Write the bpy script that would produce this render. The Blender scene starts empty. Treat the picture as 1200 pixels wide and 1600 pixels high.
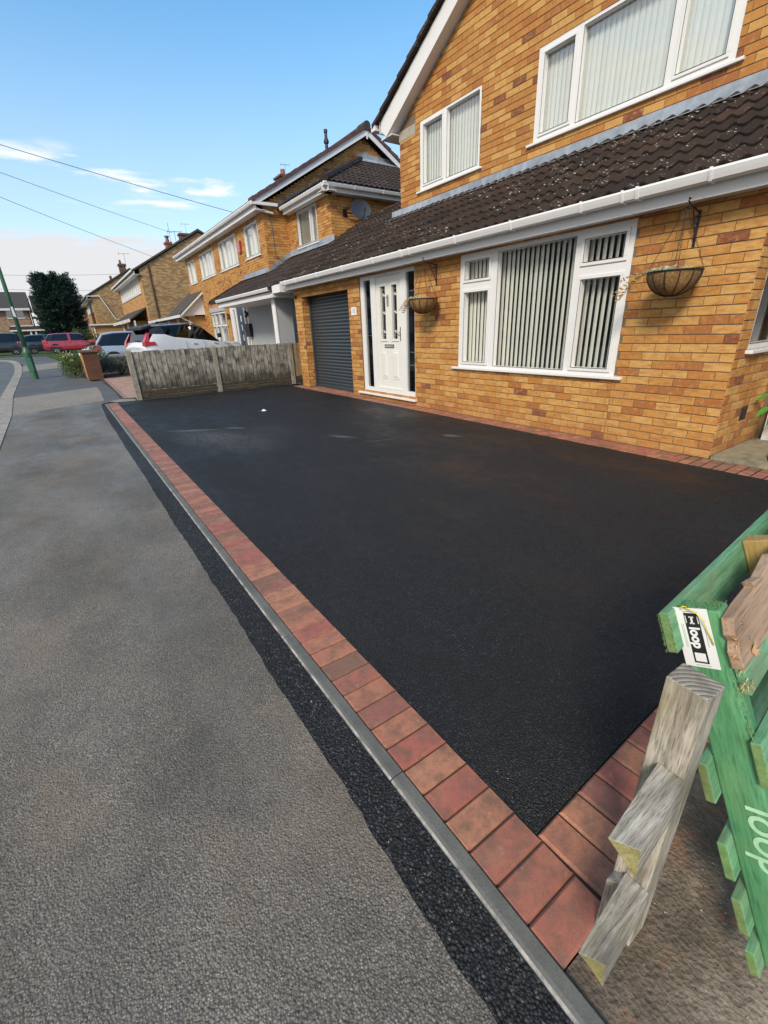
import bpy, bmesh, math, random
from mathutils import Vector, Matrix
random.seed(7)
C = bpy.context.scene.collection
SC = bpy.context.scene
# ------------------------------------------------------------------ camera, sky, sun, exposure
CAMM = ((0.820442, -0.250133, 0.514109), (-0.570467, -0.298445, 0.765178), (-0.037963, -0.921067, -0.38755))   # world = CAMM @ (right, down, forward)
EYE = Vector((0.0, 0.0, 1.4)); FPX = 685.0
cam_d = bpy.data.cameras.new('camera'); cam = bpy.data.objects.new('camera', cam_d); C.objects.link(cam)
cam_d.sensor_fit = 'VERTICAL'; cam_d.sensor_height = 36.0; cam_d.lens = FPX / 1600 * 36.0
cam_d.clip_start = 0.05; cam_d.clip_end = 2000
rw = Matrix(CAMM)
m3 = Matrix((( rw[0][0], -rw[0][1], -rw[0][2]), (rw[1][0], -rw[1][1], -rw[1][2]), (rw[2][0], -rw[2][1], -rw[2][2])))
cam.matrix_world = Matrix.Translation(EYE) @ m3.to_4x4()
SC.camera = cam
SUN_ROT = math.radians(238); SUN_EL = math.radians(38)     # compass angle from +Y clockwise
w = bpy.data.worlds.new("World"); SC.world = w; w.use_nodes = True
wn = w.node_tree.nodes; wl = w.node_tree.links; wn.clear()
def wN(t, **k):
    n = wn.new(t)
    for a, b in k.items(): setattr(n, a, b)
    return n
sky = wN('ShaderNodeTexSky', sky_type='NISHITA', sun_disc=False, sun_elevation=SUN_EL, sun_rotation=SUN_ROT,
         air_density=1.0, dust_density=1.2, ozone_density=2.0)
tc = wN('ShaderNodeTexCoord'); sep = wN('ShaderNodeSeparateXYZ'); wl.new(tc.outputs['Generated'], sep.inputs[0])
mp = wN('ShaderNodeMapping'); mp.inputs['Scale'].default_value = (1.6, 1.6, 9.0); wl.new(tc.outputs['Generated'], mp.inputs[0])
nz = wN('ShaderNodeTexNoise'); nz.inputs['Scale'].default_value = 2.4; nz.inputs['Detail'].default_value = 9; nz.inputs['Roughness'].default_value = .58; wl.new(mp.outputs[0], nz.inputs[0])
def wmath(op, a, b=None):
    n = wN('ShaderNodeMath', operation=op)
    for i, q in enumerate((a, b)):
        if q is None: continue
        if hasattr(q, 'links'): wl.new(q, n.inputs[i])
        else: n.inputs[i].default_value = q
    return n.outputs[0]
def wmap(v, a, b, c=0.0, d=1.0):
    n = wN('ShaderNodeMapRange'); n.interpolation_type = 'SMOOTHSTEP'; wl.new(v, n.inputs[0])
    for i, q in enumerate((a, b, c, d)): n.inputs[i+1].default_value = q
    return n.outputs[0]
el = sep.outputs['Z']
low = wmap(wmath('ADD', el, wmath('MULTIPLY', wmath('SUBTRACT', nz.outputs[0], .5), .12)), .12, .155, 1.0, 0.0)   # hazy bank over the horizon
wisp = wmath('MULTIPLY', wmap(nz.outputs[0], .555, .67), wmath('MULTIPLY', wmap(el, .185, .215), wmap(el, .245, .29, 1.0, 0.0)))
haze = wmap(el, .12, .5, .42, 0.0)
circ = wmath('MULTIPLY', wmap(sep.outputs['X'], -.42, -.02, 1.0, 0.0), wmap(nz.outputs[0], .40, .60, .55, 1.0))
fac = wmath('MINIMUM', wmath('ADD', wmath('MULTIPLY', low, .9), wmath('ADD', wmath('MULTIPLY', wisp, .1), wmath('ADD', haze, wmath('MULTIPLY', circ, .8)))), .97)
mixc = wN('ShaderNodeMix', data_type='RGBA'); wl.new(fac, mixc.inputs[0])
hsv = wN('ShaderNodeHueSaturation'); hsv.inputs['Hue'].default_value = .487; hsv.inputs['Saturation'].default_value = 1.22; hsv.inputs['Value'].default_value = 1.42; wl.new(sky.outputs[0], hsv.inputs['Color'])
wl.new(hsv.outputs[0], mixc.inputs[6]); mixc.inputs[7].default_value = (4.5, 4.48, 4.55, 1)
mixw = wN('ShaderNodeMix', data_type='RGBA'); wl.new(wmath('MULTIPLY', wisp, .95), mixw.inputs[0]); wl.new(mixc.outputs[2], mixw.inputs[6]); mixw.inputs[7].default_value = (6.0, 6.0, 6.0, 1)
bgn = wN('ShaderNodeBackground'); bgn.inputs[1].default_value = .11; wl.new(mixw.outputs[2], bgn.inputs[0])
wo = wN('ShaderNodeOutputWorld'); wl.new(bgn.outputs[0], wo.inputs[0])
sd = bpy.data.lights.new('sun', 'SUN'); sd.energy = 2.1; sd.angle = math.radians(14); sd.color = (1.0, .91, .78)
so = bpy.data.objects.new('sun', sd); C.objects.link(so)
sv = Vector((math.sin(SUN_ROT)*math.cos(SUN_EL), math.cos(SUN_ROT)*math.cos(SUN_EL), math.sin(SUN_EL)))
so.rotation_euler = sv.to_track_quat('Z', 'Y').to_euler()
SC.view_settings.view_transform = 'Standard'; SC.view_settings.look = 'None'
SC.view_settings.exposure = 0.75; SC.view_settings.gamma = 1.0; SC.view_settings.use_curve_mapping = False
SC.cycles.max_bounces = 6; SC.cycles.transparent_max_bounces = 12

# ------------------------------------------------------------------ materials
class MT:
    def __init__(s, name):
        s.m = bpy.data.materials.new(name); s.m.use_nodes = True; s.t = s.m.node_tree; s.N = s.t.nodes
        s.b = s.N['Principled BSDF']; s.out = s.N['Material Output']
    def n(s, t, ins=None, **k):
        n = s.N.new(t)
        for a, b in k.items(): setattr(n, a, b)
        for a, b in (ins or {}).items(): s.set(n.inputs[a], b)
        return n
    def set(s, sock, v):
        if hasattr(v, 'links'): s.t.links.new(v, sock)
        elif isinstance(v, tuple) and len(v) == 3 and sock.type == 'RGBA': sock.default_value = v + (1,)
        else: sock.default_value = v
    def S(s, **k):
        for a, b in k.items(): s.set(s.b.inputs[a.replace('_', ' ')], b)
    def math(s, op, a, b=0.0, c=None, clamp=False):
        n = s.n('ShaderNodeMath', operation=op, use_clamp=clamp); s.set(n.inputs[0], a); s.set(n.inputs[1], b)
        if c is not None: s.set(n.inputs[2], c)
        return n.outputs[0]
    def co(s, kind='Object'): return s.n('ShaderNodeTexCoord').outputs[kind]
    def pos(s): return s.n('ShaderNodeNewGeometry').outputs['Position']
    def map(s, v, scale=(1, 1, 1), rot=(0, 0, 0), loc=(0, 0, 0)):
        return s.n('ShaderNodeMapping', {0: v, 'Scale': scale, 'Rotation': rot, 'Location': loc}).outputs[0]
    def noise(s, v, sc, det=4, ro=.55, col=False):
        n = s.n('ShaderNodeTexNoise', {0: v, 'Scale': sc, 'Detail': float(det), 'Roughness': ro}); return n.outputs[1 if col else 0]
    def vor(s, v, sc, out=0, **k): return s.n('ShaderNodeTexVoronoi', {0: v, 'Scale': sc}, **k).outputs[out]
    def ramp(s, v, *st, interp='LINEAR'):
        n = s.n('ShaderNodeValToRGB', {0: v}); r = n.color_ramp; r.interpolation = interp
        while len(r.elements) < len(st): r.elements.new(.5)
        for e, (p, c) in zip(r.elements, st): e.position = p; e.color = (c if isinstance(c, tuple) else (c, c, c)) + (1,)
        return n.outputs[0]
    def rng(s, v, a, b, c=0.0, d=1.0):
        n = s.n('ShaderNodeMapRange', {0: v, 1: a, 2: b, 3: c, 4: d}); n.clamp = True; return n.outputs[0]
    def mix(s, f, a, b, bt='MIX'):
        n = s.n('ShaderNodeMix', data_type='RGBA', blend_type=bt); s.set(n.inputs[0], f); s.set(n.inputs[6], a); s.set(n.inputs[7], b); return n.outputs[2]
    def bump(s, h, strength=.5, dist=.01, normal=None):
        d = {'Strength': strength, 'Distance': dist, 'Height': h}
        if normal is not None: d['Normal'] = normal
        o = s.n('ShaderNodeBump', d).outputs[0]; s.set(s.b.inputs['Normal'], o); return o
    def attr(s, name='tint'): return s.n('ShaderNodeAttribute', attribute_name=name).outputs['Fac']
    def rnd(s): return s.n('ShaderNodeObjectInfo').outputs['Random']
    def idv(s):   # one number in 0..1 per piece, whether it is its own object or a face group of a joined mesh
        return s.math('FRACT', s.math('ADD', s.attr(), s.math('MULTIPLY', s.rnd(), 7.31)))
M = {}
def simple(name, col, rough=.6, metal=0.0, nscale=30, namt=.12, bump=0.0, spec=.5, coat=0.0):
    t = MT(name); p = t.co()
    nzv = t.noise(p, nscale, 4)
    big = t.noise(p, nscale*.13, 3)
    f = t.math('ADD', t.math('MULTIPLY', nzv, .5), t.math('MULTIPLY', big, .5))
    lo = tuple(c*(1-namt*1.4) for c in col); hi = tuple(min(1, c*(1+namt)) for c in col)
    t.S(Base_Color=t.mix(t.rng(f, .3, .7), lo, hi), Roughness=t.rng(nzv, .3, .7, max(0, rough-.06), min(1, rough+.06)), Metallic=metal)
    t.b.inputs['Specular IOR Level'].default_value = spec
    t.b.inputs['Coat Weight'].default_value = coat; t.b.inputs['Coat Roughness'].default_value = .06
    if bump: t.bump(nzv, bump, .004)
    M[name] = t.m; return t.m
def brickmat(name, stops, streak=.35, hi=(.66, .40, .14), hia=.45):
    t = MT(name); g = t.pos(); i = t.idv()
    base = t.ramp(i, *stops, interp='CONSTANT')
    off = t.n('ShaderNodeVectorMath', {0: g, 1: t.n('ShaderNodeCombineXYZ', {0: t.math('MULTIPLY', i, 37.0), 1: t.math('MULTIPLY', i, 17.0), 2: 0.0}).outputs[0]}, operation='ADD').outputs[0]
    st = t.noise(t.map(off, (9, 9, 30)), 1.0, 5, .6)
    fine = t.noise(g, 170, 3, .6)
    c = t.mix(t.rng(st, .42, .66, 0, streak), base, (.34, .105, .022))
    c = t.mix(t.math('MULTIPLY', t.rng(t.noise(off, 22, 4), .52, .72), hia), c, hi)
    c = t.mix(t.rng(t.noise(g, .9, 4), .35, .8, 0, .22), c, (.20, .12, .05))
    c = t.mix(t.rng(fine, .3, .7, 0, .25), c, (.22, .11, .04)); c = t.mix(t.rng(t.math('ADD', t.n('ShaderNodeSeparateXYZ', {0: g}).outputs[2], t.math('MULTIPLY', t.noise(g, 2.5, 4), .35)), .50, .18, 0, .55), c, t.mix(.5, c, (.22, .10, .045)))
    t.S(Base_Color=c, Roughness=.82); t.bump(t.math('ADD', fine, t.math('MULTIPLY', st, .6)), .35, .003)
    M[name] = t.m
A1, A2, A3, A4, A5 = (.60, .34, .095), (.52, .25, .055), (.45, .19, .036), (.36, .125, .028), (.17, .045, .024)
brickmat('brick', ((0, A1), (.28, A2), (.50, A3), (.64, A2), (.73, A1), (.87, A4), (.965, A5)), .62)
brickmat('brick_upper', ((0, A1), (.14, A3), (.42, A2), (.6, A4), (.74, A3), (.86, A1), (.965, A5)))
brickmat('brick_red', ((0, (.075, .024, .019)), (.4, (.10, .030, .022)), (.7, (.085, .032, .025))), .0, (.16, .06, .045), .3)
simple('mortar', (.17, .12, .07), .9, nscale=60, bump=.4)
simple('mortar_grey', (.22, .20, .17), .9, nscale=60, bump=.4)
def wallbrick(name, axis, cols, mort=(.33, .27, .17), course=.085, length=.25, soot=.25):
    # far walls only: bricks under ten pixels there, so colour and fine relief of the courses
    t = MT(name); g = t.pos(); s = t.n('ShaderNodeSeparateXYZ', {0: g})
    v = t.n('ShaderNodeCombineXYZ', {0: s.outputs[0 if axis == 'Y' else 1], 1: s.outputs[2], 2: 0.0}).outputs[0]
    b = t.n('ShaderNodeTexBrick', {0: v, 'Color1': (0, 0, 0), 'Color2': (1, 1, 1), 'Mortar': (.5, .5, .5), 'Scale': 1.0, 'Mortar Size': .006, 'Mortar Smooth': .3, 'Bias': 0.0, 'Brick Width': length, 'Row Height': course})
    c = t.ramp(b.outputs[0], *[(k/len(cols), q) for k, q in enumerate(cols)], interp='CONSTANT')
    c = t.mix(t.rng(t.noise(t.map(g, (3, 3, 14)), 1.2, 4), .4, .7, 0, .4), c, cols[-1])
    c = t.mix(t.rng(t.noise(g, .5, 3), .4, .8, 0, soot), c, (.13, .08, .04))
    c = t.mix(b.outputs[1], c, mort)
    t.S(Base_Color=c, Roughness=.85); t.bump(t.math('SUBTRACT', 1.0, b.outputs[1]), .5, .006); M[name] = t.m
wallbrick('far_brick_side', 'Y', [(.42, .26, .10), (.34, .20, .075), (.30, .16, .06), (.47, .31, .14), (.24, .12, .045)])
wallbrick('far_brick_front', 'X', [(.55, .30, .10), (.47, .22, .06), (.50, .27, .09), (.36, .15, .045)])
wallbrick('pink_brick', 'Y', [(.36, .22, .15), (.30, .17, .12), (.40, .26, .17), (.24, .13, .09)])
simple('upvc', (.70, .70, .685), .32, nscale=4, namt=.03)
simple('upvc_cream', (.69, .69, .63), .35, nscale=4, namt=.03)
simple('white_paint', (.72, .72, .70), .5, nscale=8, namt=.06)
simple('grey_render', (.36, .38, .39), .8, nscale=25, namt=.06, bump=.2)
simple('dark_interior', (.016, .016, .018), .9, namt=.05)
simple('slat_fabric', (.82, .80, .72), .8, nscale=50, namt=.05)
simple('slat_fabric_pale', (.80, .80, .76), .8, nscale=50, namt=.05)
simple('anthracite', (.030, .042, .050), .33, nscale=5, namt=.1)
simple('navy', (.025, .045, .075), .4)
simple('black_metal', (.018, .016, .016), .45, nscale=60, namt=.3)
simple('rust_metal', (.07, .025, .018), .6, nscale=60, namt=.3)
simple('chrome', (.55, .55, .55), .2, 1.0)
simple('dish_grey', (.035, .042, .055), .5)
simple('lead', (.27, .31, .36), .55, nscale=9, namt=.35, bump=.3)
simple('soffit_grey', (.62, .62, .60), .5, nscale=8, namt=.05)
simple('concrete_block', (.36, .32, .26), .85, nscale=40, namt=.2, bump=.3)
simple('terracotta', (.33, .10, .05), .8)
simple('brick_dark', (.13, .075, .05), .85, nscale=25, namt=.4)
def tilemat(name, base, lich=.5, warm=(.10, .055, .04)):
    t = MT(name); g = t.pos(); i = t.idv()
    c = t.mix(i, base, warm)
    c = t.mix(t.rng(t.noise(g, 5, 4), .4, .75, 0, .5), c, tuple(q*.55 for q in base))
    wg = t.n('ShaderNodeVectorMath', {0: t.noise(g, 30, 3, .6, True), 1: (.035, .035, .035), 2: g}, operation='MULTIPLY_ADD').outputs[0]
    vl = t.n('ShaderNodeTexVoronoi', {0: wg, 'Scale': 21.0}); vc = t.n('ShaderNodeSeparateColor', {0: vl.outputs[1]}).outputs[0]
    mask = t.rng(t.noise(g, 2.0, 3), .46, .64); ringed = t.math('MULTIPLY', t.rng(vl.outputs[0], .30, .22), t.rng(vl.outputs[0], .04, .14, .45, 1.0))
    l = t.math('MULTIPLY', t.math('MULTIPLY', ringed, t.rng(vc, .62, .68)), mask)
    l = t.math('MAXIMUM', l, t.math('MULTIPLY', t.rng(t.noise(g, 60, 2, .6), .66, .70), mask))
    c = t.mix(t.math('MULTIPLY', l, lich), c, (.52, .50, .42))
    fine = t.noise(g, 130, 3)
    t.S(Base_Color=c, Roughness=.8); t.b.inputs['Specular IOR Level'].default_value = .22; t.bump(fine, .3, .003); M[name] = t.m
tilemat('tile', (.021, .015, .012), .95, (.046, .027, .019))
tilemat('tile_clean', (.032, .024, .021), .45, (.050, .033, .028))
tilemat('tile_brown', (.10, .055, .048), .1, (.13, .075, .065))
tilemat('tile_grey', (.060, .052, .046), .2, (.085, .07, .062))
def glassmat(name, tint=(.9, .95, .95), refl=.10, rough=.0, k=1.7):
    t = MT(name); N = t.n
    tr = N('ShaderNodeBsdfTransparent', {0: tint}); gl = N('ShaderNodeBsdfGlossy', {'Color': (1, 1, 1), 'Roughness': rough})
    nb = t.n('ShaderNodeBump', {'Strength': .04, 'Distance': .02, 'Height': t.noise(t.pos(), 1.3, 2)}).outputs[0]
    t.set(gl.inputs['Normal'], nb)
    ge = N('ShaderNodeNewGeometry'); dt = N('ShaderNodeVectorMath', {0: ge.outputs['Normal'], 1: ge.outputs['Incoming']}, operation='DOT_PRODUCT').outputs['Value']
    frs = t.math('MULTIPLY_ADD', t.math('POWER', t.math('SUBTRACT', 1.0, t.math('ABSOLUTE', dt)), 5.0), .93, .045)
    f = t.math('ADD', t.math('MULTIPLY', frs, k), refl, clamp=True)
    mx = N('ShaderNodeMixShader', {0: f}); t.set(mx.inputs[1], tr.outputs[0]); t.set(mx.inputs[2], gl.outputs[0])
    t.t.links.new(mx.outputs[0], t.out.inputs[0]); M[name] = t.m
glassmat('glass', (.95, .97, .95), refl=.0); glassmat('glass_upper', (.90, .93, .90), .12, k=2.0); glassmat('glass_dark', (.62, .66, .65), .0); simple('hall_grey', (.11, .115, .11), .9); glassmat('car_glass', (.04, .05, .05), .0, k=1.2)
def asphalt(name, dark, light, stone, scale, wet=.5, rbase=.62, patch=0.0, bs=1.0, brown=(.13, .09, .06), spec=.5, gap=.8, soft=0.0):
    t = MT(name); g = t.pos()
    vn = t.n('ShaderNodeTexVoronoi', {0: g, 'Scale': scale}); v = vn.outputs[0]; cs = t.n('ShaderNodeSeparateColor', {0: vn.outputs[1]})
    vm = t.n('ShaderNodeTexVoronoi', {0: g, 'Scale': scale*2.1}); cm = t.n('ShaderNodeSeparateColor', {0: vm.outputs[1]}).outputs[0]
    fine = t.noise(g, scale*2.2, 2, .6); big = t.noise(t.map(g, (1, .55, 1)), 1.1, 6, .6); mid = t.noise(g, 5.5, 5, .6)
    c = t.mix(t.rng(cs.outputs[0], -soft, 1+soft), dark, light)
    c = t.mix(t.math('MULTIPLY', t.rng(cm, .0, 1.0), .55), c, tuple(q*1.25 for q in light))
    c = t.mix(t.math('MULTIPLY', t.rng(cs.outputs[1], .86, .93), .8), c, stone)
    c = t.mix(t.rng(v, .38, .62, 0, gap), c, tuple(q*.22 for q in dark))
    c = t.mix(t.math('MULTIPLY', t.rng(cm, .72, .80), gap*.6), c, tuple(q*.3 for q in dark))
    pa = t.noise(t.map(g, (1, .8, 1), (0, 0, .6), (7, 3, 0)), 1.7, 6, .62); pb = t.noise(t.map(g, (1, .7, 1), (0, 0, -.4), (2, 9, 0)), .9, 6, .6); pc = t.noise(t.map(g, (1, .45, 1), (0, 0, .9), (4, 1, 0)), 1.5, 6, .65)
    c = t.mix(t.rng(big, .44, .68, 0, patch*.6), c, tuple(q*.5 for q in dark), 'MIX')
    c = t.mix(t.rng(pa, .50, .66, 0, patch*.7), c, t.mix(.5, c, brown))
    c = t.mix(t.rng(pb, .47, .62, 0, patch*.75), c, t.mix(.5, c, tuple(q*.35 for q in dark)))
    c = t.mix(t.rng(pc, .50, .74, 0, patch*.5), c, t.mix(.45, c, tuple(a_*b_ for a_, b_ in zip(light, (1.2, 1.22, 1.28)))))
    c = t.mix(t.math('MULTIPLY', t.rng(mid, .50, .75), patch*.45), c, tuple(q*.5 for q in dark))
    c = t.mix(t.math('MULTIPLY', t.rng(t.noise(g, 38, 3, .7), .62, .72), patch*.35), c, stone)
    t.S(Base_Color=c, Roughness=t.rng(t.math('ADD', t.math('MULTIPLY', pc, .7), t.math('MULTIPLY', mid, .3)), .42, .64, rbase+.12, rbase-wet*.36))
    t.b.inputs['Specular IOR Level'].default_value = spec
    h = t.math('MULTIPLY', t.math('SUBTRACT', 1.0, v), t.math('ADD', .5, cs.outputs[2]))
    h = t.math('ADD', h, t.math('MULTIPLY', fine, .4))
    t.bump(h, .9*bs, .007); M[name] = t
    return t
tt = asphalt('old_tarmac', (.115, .10, .078), (.255, .222, .175), (.38, .34, .28), 170, wet=1.0, rbase=.60, patch=1.0, brown=(.225, .165, .11), gap=.55, soft=.0, bs=.6); M['old_tarmac'] = tt.m
tt = asphalt('new_tarmac', (.003, .0033, .004), (.020, .021, .023), (.075, .078, .084), 165, wet=.75, rbase=.62, patch=.5, bs=.8, brown=(.010, .010, .009), spec=.42)
# dried cement smears and scuffs trodden into the new surface
def smear(t, base_sock, pts, col, s_noise=9.0):
    g = t.pos(); col_s = base_sock
    wv = t.n('ShaderNodeVectorMath', {0: g, 1: t.n('ShaderNodeVectorMath', {0: t.noise(g, s_noise, 4, .6, True), 1: (.5, .5, .5)}, operation='SUBTRACT').outputs[0], 2: (.35, .35, 0)}, operation='MULTIPLY_ADD')
    t.set(wv.inputs[0], t.n('ShaderNodeVectorMath', {0: t.noise(g, s_noise, 4, .6, True), 1: (.5, .5, .5)}, operation='SUBTRACT').outputs[0]); t.set(wv.inputs[1], (.35, .35, 0)); t.set(wv.inputs[2], g)
    for (x, y, rx, ry, amt, rot) in pts:
        mpp = t.n('ShaderNodeMapping', {0: wv.outputs[0], 'Location': (x, y, 0), 'Rotation': (0, 0, rot), 'Scale': (rx, ry, 1.0)}, vector_type='TEXTURE').outputs[0]
        d = t.n('ShaderNodeVectorMath', {0: mpp}, operation='LENGTH').outputs[1]
        f = t.math('MULTIPLY', t.rng(d, 1.0, .35), t.rng(t.noise(g, 42, 4, .7), .50, .62, 0, amt))
        col_s = t.mix(f, col_s, col)
    return col_s
bc = tt.b.inputs['Base Color'].links[0].from_socket
P_SM = [(1.45, 7.5, .08, .5, 1.0, 1.0), (2.02, 7.2, .10, .24, 1.0, .6), (2.98, 5.45, .07, .28, 1.0, .5), (4.12, 4.40, .08, .20, .9, .3), (3.25, 4.85, .05, .3, .5, 1.2),
        (1.75, 6.3, .55, 1.1, .38, .2), (1.45, 6.9, .5, .8, .38, .3), (2.4, 6.6, .4, .9, .15, .0)]
tt.set(tt.b.inputs['Base Color'], smear(tt, bc, P_SM, (.34, .34, .33)))
M['new_tarmac'] = tt.m
tt = asphalt('strip_tarmac', (.007, .0075, .008), (.034, .035, .036), (.13, .13, .13), 125, wet=.4, rbase=.62, patch=.3, bs=.9, brown=(.02, .018, .016), spec=.35); M['strip_tarmac'] = tt.m
tt = asphalt('road_surface', (.13, .14, .135), (.18, .20, .19), (.22, .24, .23), 60, wet=.3, rbase=.7, patch=.25, bs=.6); M['road_surface'] = tt.m
tt = asphalt('pavement_far', (.11, .11, .108), (.16, .16, .155), (.2, .2, .19), 60, wet=.4, rbase=.65, patch=.35, bs=.5); M['pavement_far'] = tt.m
tt = asphalt('pale_chippings', (.30, .27, .22), (.40, .365, .30), (.46, .42, .36), 70, wet=.2, rbase=.8, patch=.35, bs=.7, brown=(.24, .20, .15)); M['pale_chippings'] = tt.m
def soil():
    t = MT('stained_concrete'); g = t.pos()
    a = t.noise(g, 3.2, 6, .65); b = t.noise(g, 60, 4, .65); v = t.vor(g, 95)
    c = t.ramp(a, (.28, (.055, .042, .030)), (.44, (.12, .09, .060)), (.56, (.20, .15, .10)), (.66, (.36, .29, .21)))
    c = t.mix(t.math('MULTIPLY', t.rng(t.n('ShaderNodeSeparateXYZ', {0: g}).outputs[1], .10, -.16), t.rng(t.noise(g, 7, 5), .35, .6)), c, (.46, .38, .28))
    c = t.mix(t.rng(b, .35, .7, 0, .55), c, (.04, .03, .022))
    c = t.mix(t.math('MULTIPLY', t.rng(t.noise(g, 8, 3), .60, .68), .5), c, (.26, .11, .05))
    c = t.mix(t.math('MULTIPLY', t.rng(t.noise(g, 90, 3, .8), .70, .74), .6), c, (.5, .46, .38))
    t.S(Base_Color=c, Roughness=.8); t.bump(t.math('ADD', b, t.math('MULTIPLY', v, .6)), .8, .008); M['stained_concrete'] = t.m
soil()
def kerbmat():
    t = MT('kerb_concrete'); g = t.pos()
    c = t.mix(t.rng(t.noise(g, 6, 5), .35, .7), (.095, .095, .082), (.155, .153, .130))
    c = t.mix(t.rng(t.noise(g, 150, 3), .35, .7, 0, .4), c, (.06, .065, .065)); t.S(Base_Color=c, Roughness=.7); t.bump(t.noise(g, 170, 3), .35, .003); M['kerb_concrete'] = t.m
    t = MT('kerb_lip'); c = t.mix(t.rng(t.noise(g2 := t.pos(), 9, 6, .7), .35, .62), (.09, .085, .075), (.40, .375, .33)); t.S(Base_Color=c, Roughness=.85); t.bump(t.noise(g2, 90, 4), .6, .004); M['kerb_lip'] = t.m
    t = MT('old_kerb'); c = t.mix(t.rng(t.noise(g3 := t.pos(), 4, 5), .3, .7), (.20, .18, .155), (.34, .31, .27)); t.S(Base_Color=c, Roughness=.85); t.bump(t.noise(g3, 60, 4), .5, .004); M['old_kerb'] = t.m
kerbmat()
def pavermat():
    t = MT('paver'); g = t.pos(); i = t.idv(); j = t.math('FRACT', t.math('MULTIPLY', i, 13.7))
    off = t.n('ShaderNodeVectorMath', {0: g, 1: t.n('ShaderNodeCombineXYZ', {0: t.math('MULTIPLY', i, 37.0), 1: t.math('MULTIPLY', i, 17.0), 2: 0.0}).outputs[0]}, operation='ADD').outputs[0]
    c = t.ramp(i, (0, (.37, .13, .085)), (.18, (.42, .165, .095)), (.36, (.29, .11, .08)), (.5, (.44, .19, .105)), (.62, (.23, .115, .075)), (.74, (.38, .115, .08)), (.88, (.33, .145, .09)), interp='CONSTANT')
    cl = t.noise(off, 13, 4, .6)
    c = t.mix(t.rng(cl, .44, .66, 0, .75), c, (.15, .085, .062)); c = t.mix(t.rng(t.noise(off, 34, 5, .65), .46, .68, 0, .55), c, (.17, .095, .06)); c = t.mix(t.rng(t.noise(off, 9, 3), .54, .74, 0, .4), c, (.44, .21, .12))
    f = t.noise(g, 240, 3, .7); c = t.mix(t.rng(f, .45, .75, 0, .5), c, (.12, .06, .04)); c = t.mix(t.math('MULTIPLY', t.rng(t.noise(g, 30, 4, .7), .60, .72), .3), c, (.45, .36, .28))
    t.S(Base_Color=c, Roughness=t.rng(cl, .4, .7, .55, .8)); t.bump(f, .35, .002); M['paver'] = t.m
    t = MT('paver_old'); i = t.idv(); g = t.pos(); c = t.mix(i, (.30, .17, .13), (.40, .27, .21)); c = t.mix(t.rng(t.noise(g, 3, 4), .4, .7, 0, .6), c, (.24, .17, .14)); t.S(Base_Color=c, Roughness=.75); t.bump(t.noise(g, 120, 3), .3, .003); M['paver_old'] = t.m
    simple('joint_sand', (.045, .032, .022), .95, nscale=90, bump=.4)
pavermat()
def wood(name, a, b, dark, gs=(26, 26, 2.2), green=None, dirt=0.0, foot=False):
    # grain runs along local Z of the noise space picked by gs
    t = MT(name); g = t.co(); i = t.rnd()
    off = t.n('ShaderNodeVectorMath', {0: g, 1: t.n('ShaderNodeCombineXYZ', {0: t.math('MULTIPLY', i, 31.0), 1: t.math('MULTIPLY', t.attr(), 23.0), 2: t.math('MULTIPLY', i, 11.0)}).outputs[0]}, operation='ADD').outputs[0]
    wv = t.noise(t.map(off, gs), 1.0, 7, .65); fine = t.noise(t.map(off, tuple(q*5 for q in gs)), 1.0, 4, .6); bl = t.noise(off, 4.5, 4)
    c = t.mix(t.rng(wv, .38, .62), a, b); c = t.mix(t.rng(fine, .5, .72, 0, .75), c, dark)
    if dirt: c = t.mix(t.rng(bl, .45, .68, 0, dirt), c, dark)
    if green: c = t.mix(t.rng(t.noise(off, 7, 5), .50, .66, 0, green[1]), c, green[0])
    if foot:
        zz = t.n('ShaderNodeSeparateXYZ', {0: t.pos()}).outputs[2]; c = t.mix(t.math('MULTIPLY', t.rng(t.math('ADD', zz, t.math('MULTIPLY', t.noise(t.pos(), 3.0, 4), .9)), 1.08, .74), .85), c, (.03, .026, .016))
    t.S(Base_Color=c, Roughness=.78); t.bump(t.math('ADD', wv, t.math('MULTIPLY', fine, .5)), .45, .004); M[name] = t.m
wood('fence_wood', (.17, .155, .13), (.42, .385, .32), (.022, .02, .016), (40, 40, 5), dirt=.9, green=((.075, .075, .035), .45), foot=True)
wood('fence_wood_new', (.24, .15, .075), (.33, .23, .12), (.07, .045, .025), (34, 34, 3), dirt=.3)
wood('post_concrete', (.24, .215, .165), (.33, .30, .23), (.09, .085, .06), (8, 8, 6), dirt=.4)
wood('grey_timber', (.22, .19, .145), (.52, .47, .38), (.05, .042, .03), (70, 70, 5), dirt=.5, green=((.25, .21, .07), .4))
wood('grey_timber_y', (.24, .205, .155), (.54, .50, .41), (.035, .03, .022), (6, 75, 75), dirt=.75, green=((.28, .25, .09), .35))
def endgrain():
    t = MT('end_grain'); g = t.co(); v = t.n('ShaderNodeVectorMath', {0: g, 1: (.735, .11, 0)}, operation='SUBTRACT').outputs[0]; s_ = t.n('ShaderNodeSeparateXYZ', {0: v}); fl = t.n('ShaderNodeCombineXYZ', {0: s_.outputs[0], 1: s_.outputs[1], 2: 0.0}).outputs[0]
    d = t.n('ShaderNodeVectorMath', {0: fl}, operation='LENGTH').outputs[1]; q = t.math('FRACT', t.math('MULTIPLY', t.math('ADD', d, t.math('MULTIPLY', t.noise(g, 14, 3), .012)), 95.0))
    c = t.mix(t.rng(q, .2, .95), (.36, .32, .26), (.11, .09, .065)); c = t.mix(t.rng(t.noise(g, 30, 4), .45, .7, 0, .6), c, (.09, .075, .05)); t.S(Base_Color=c, Roughness=.85); t.bump(q, .3, .002); M['end_grain'] = t.m
endgrain()
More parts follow.
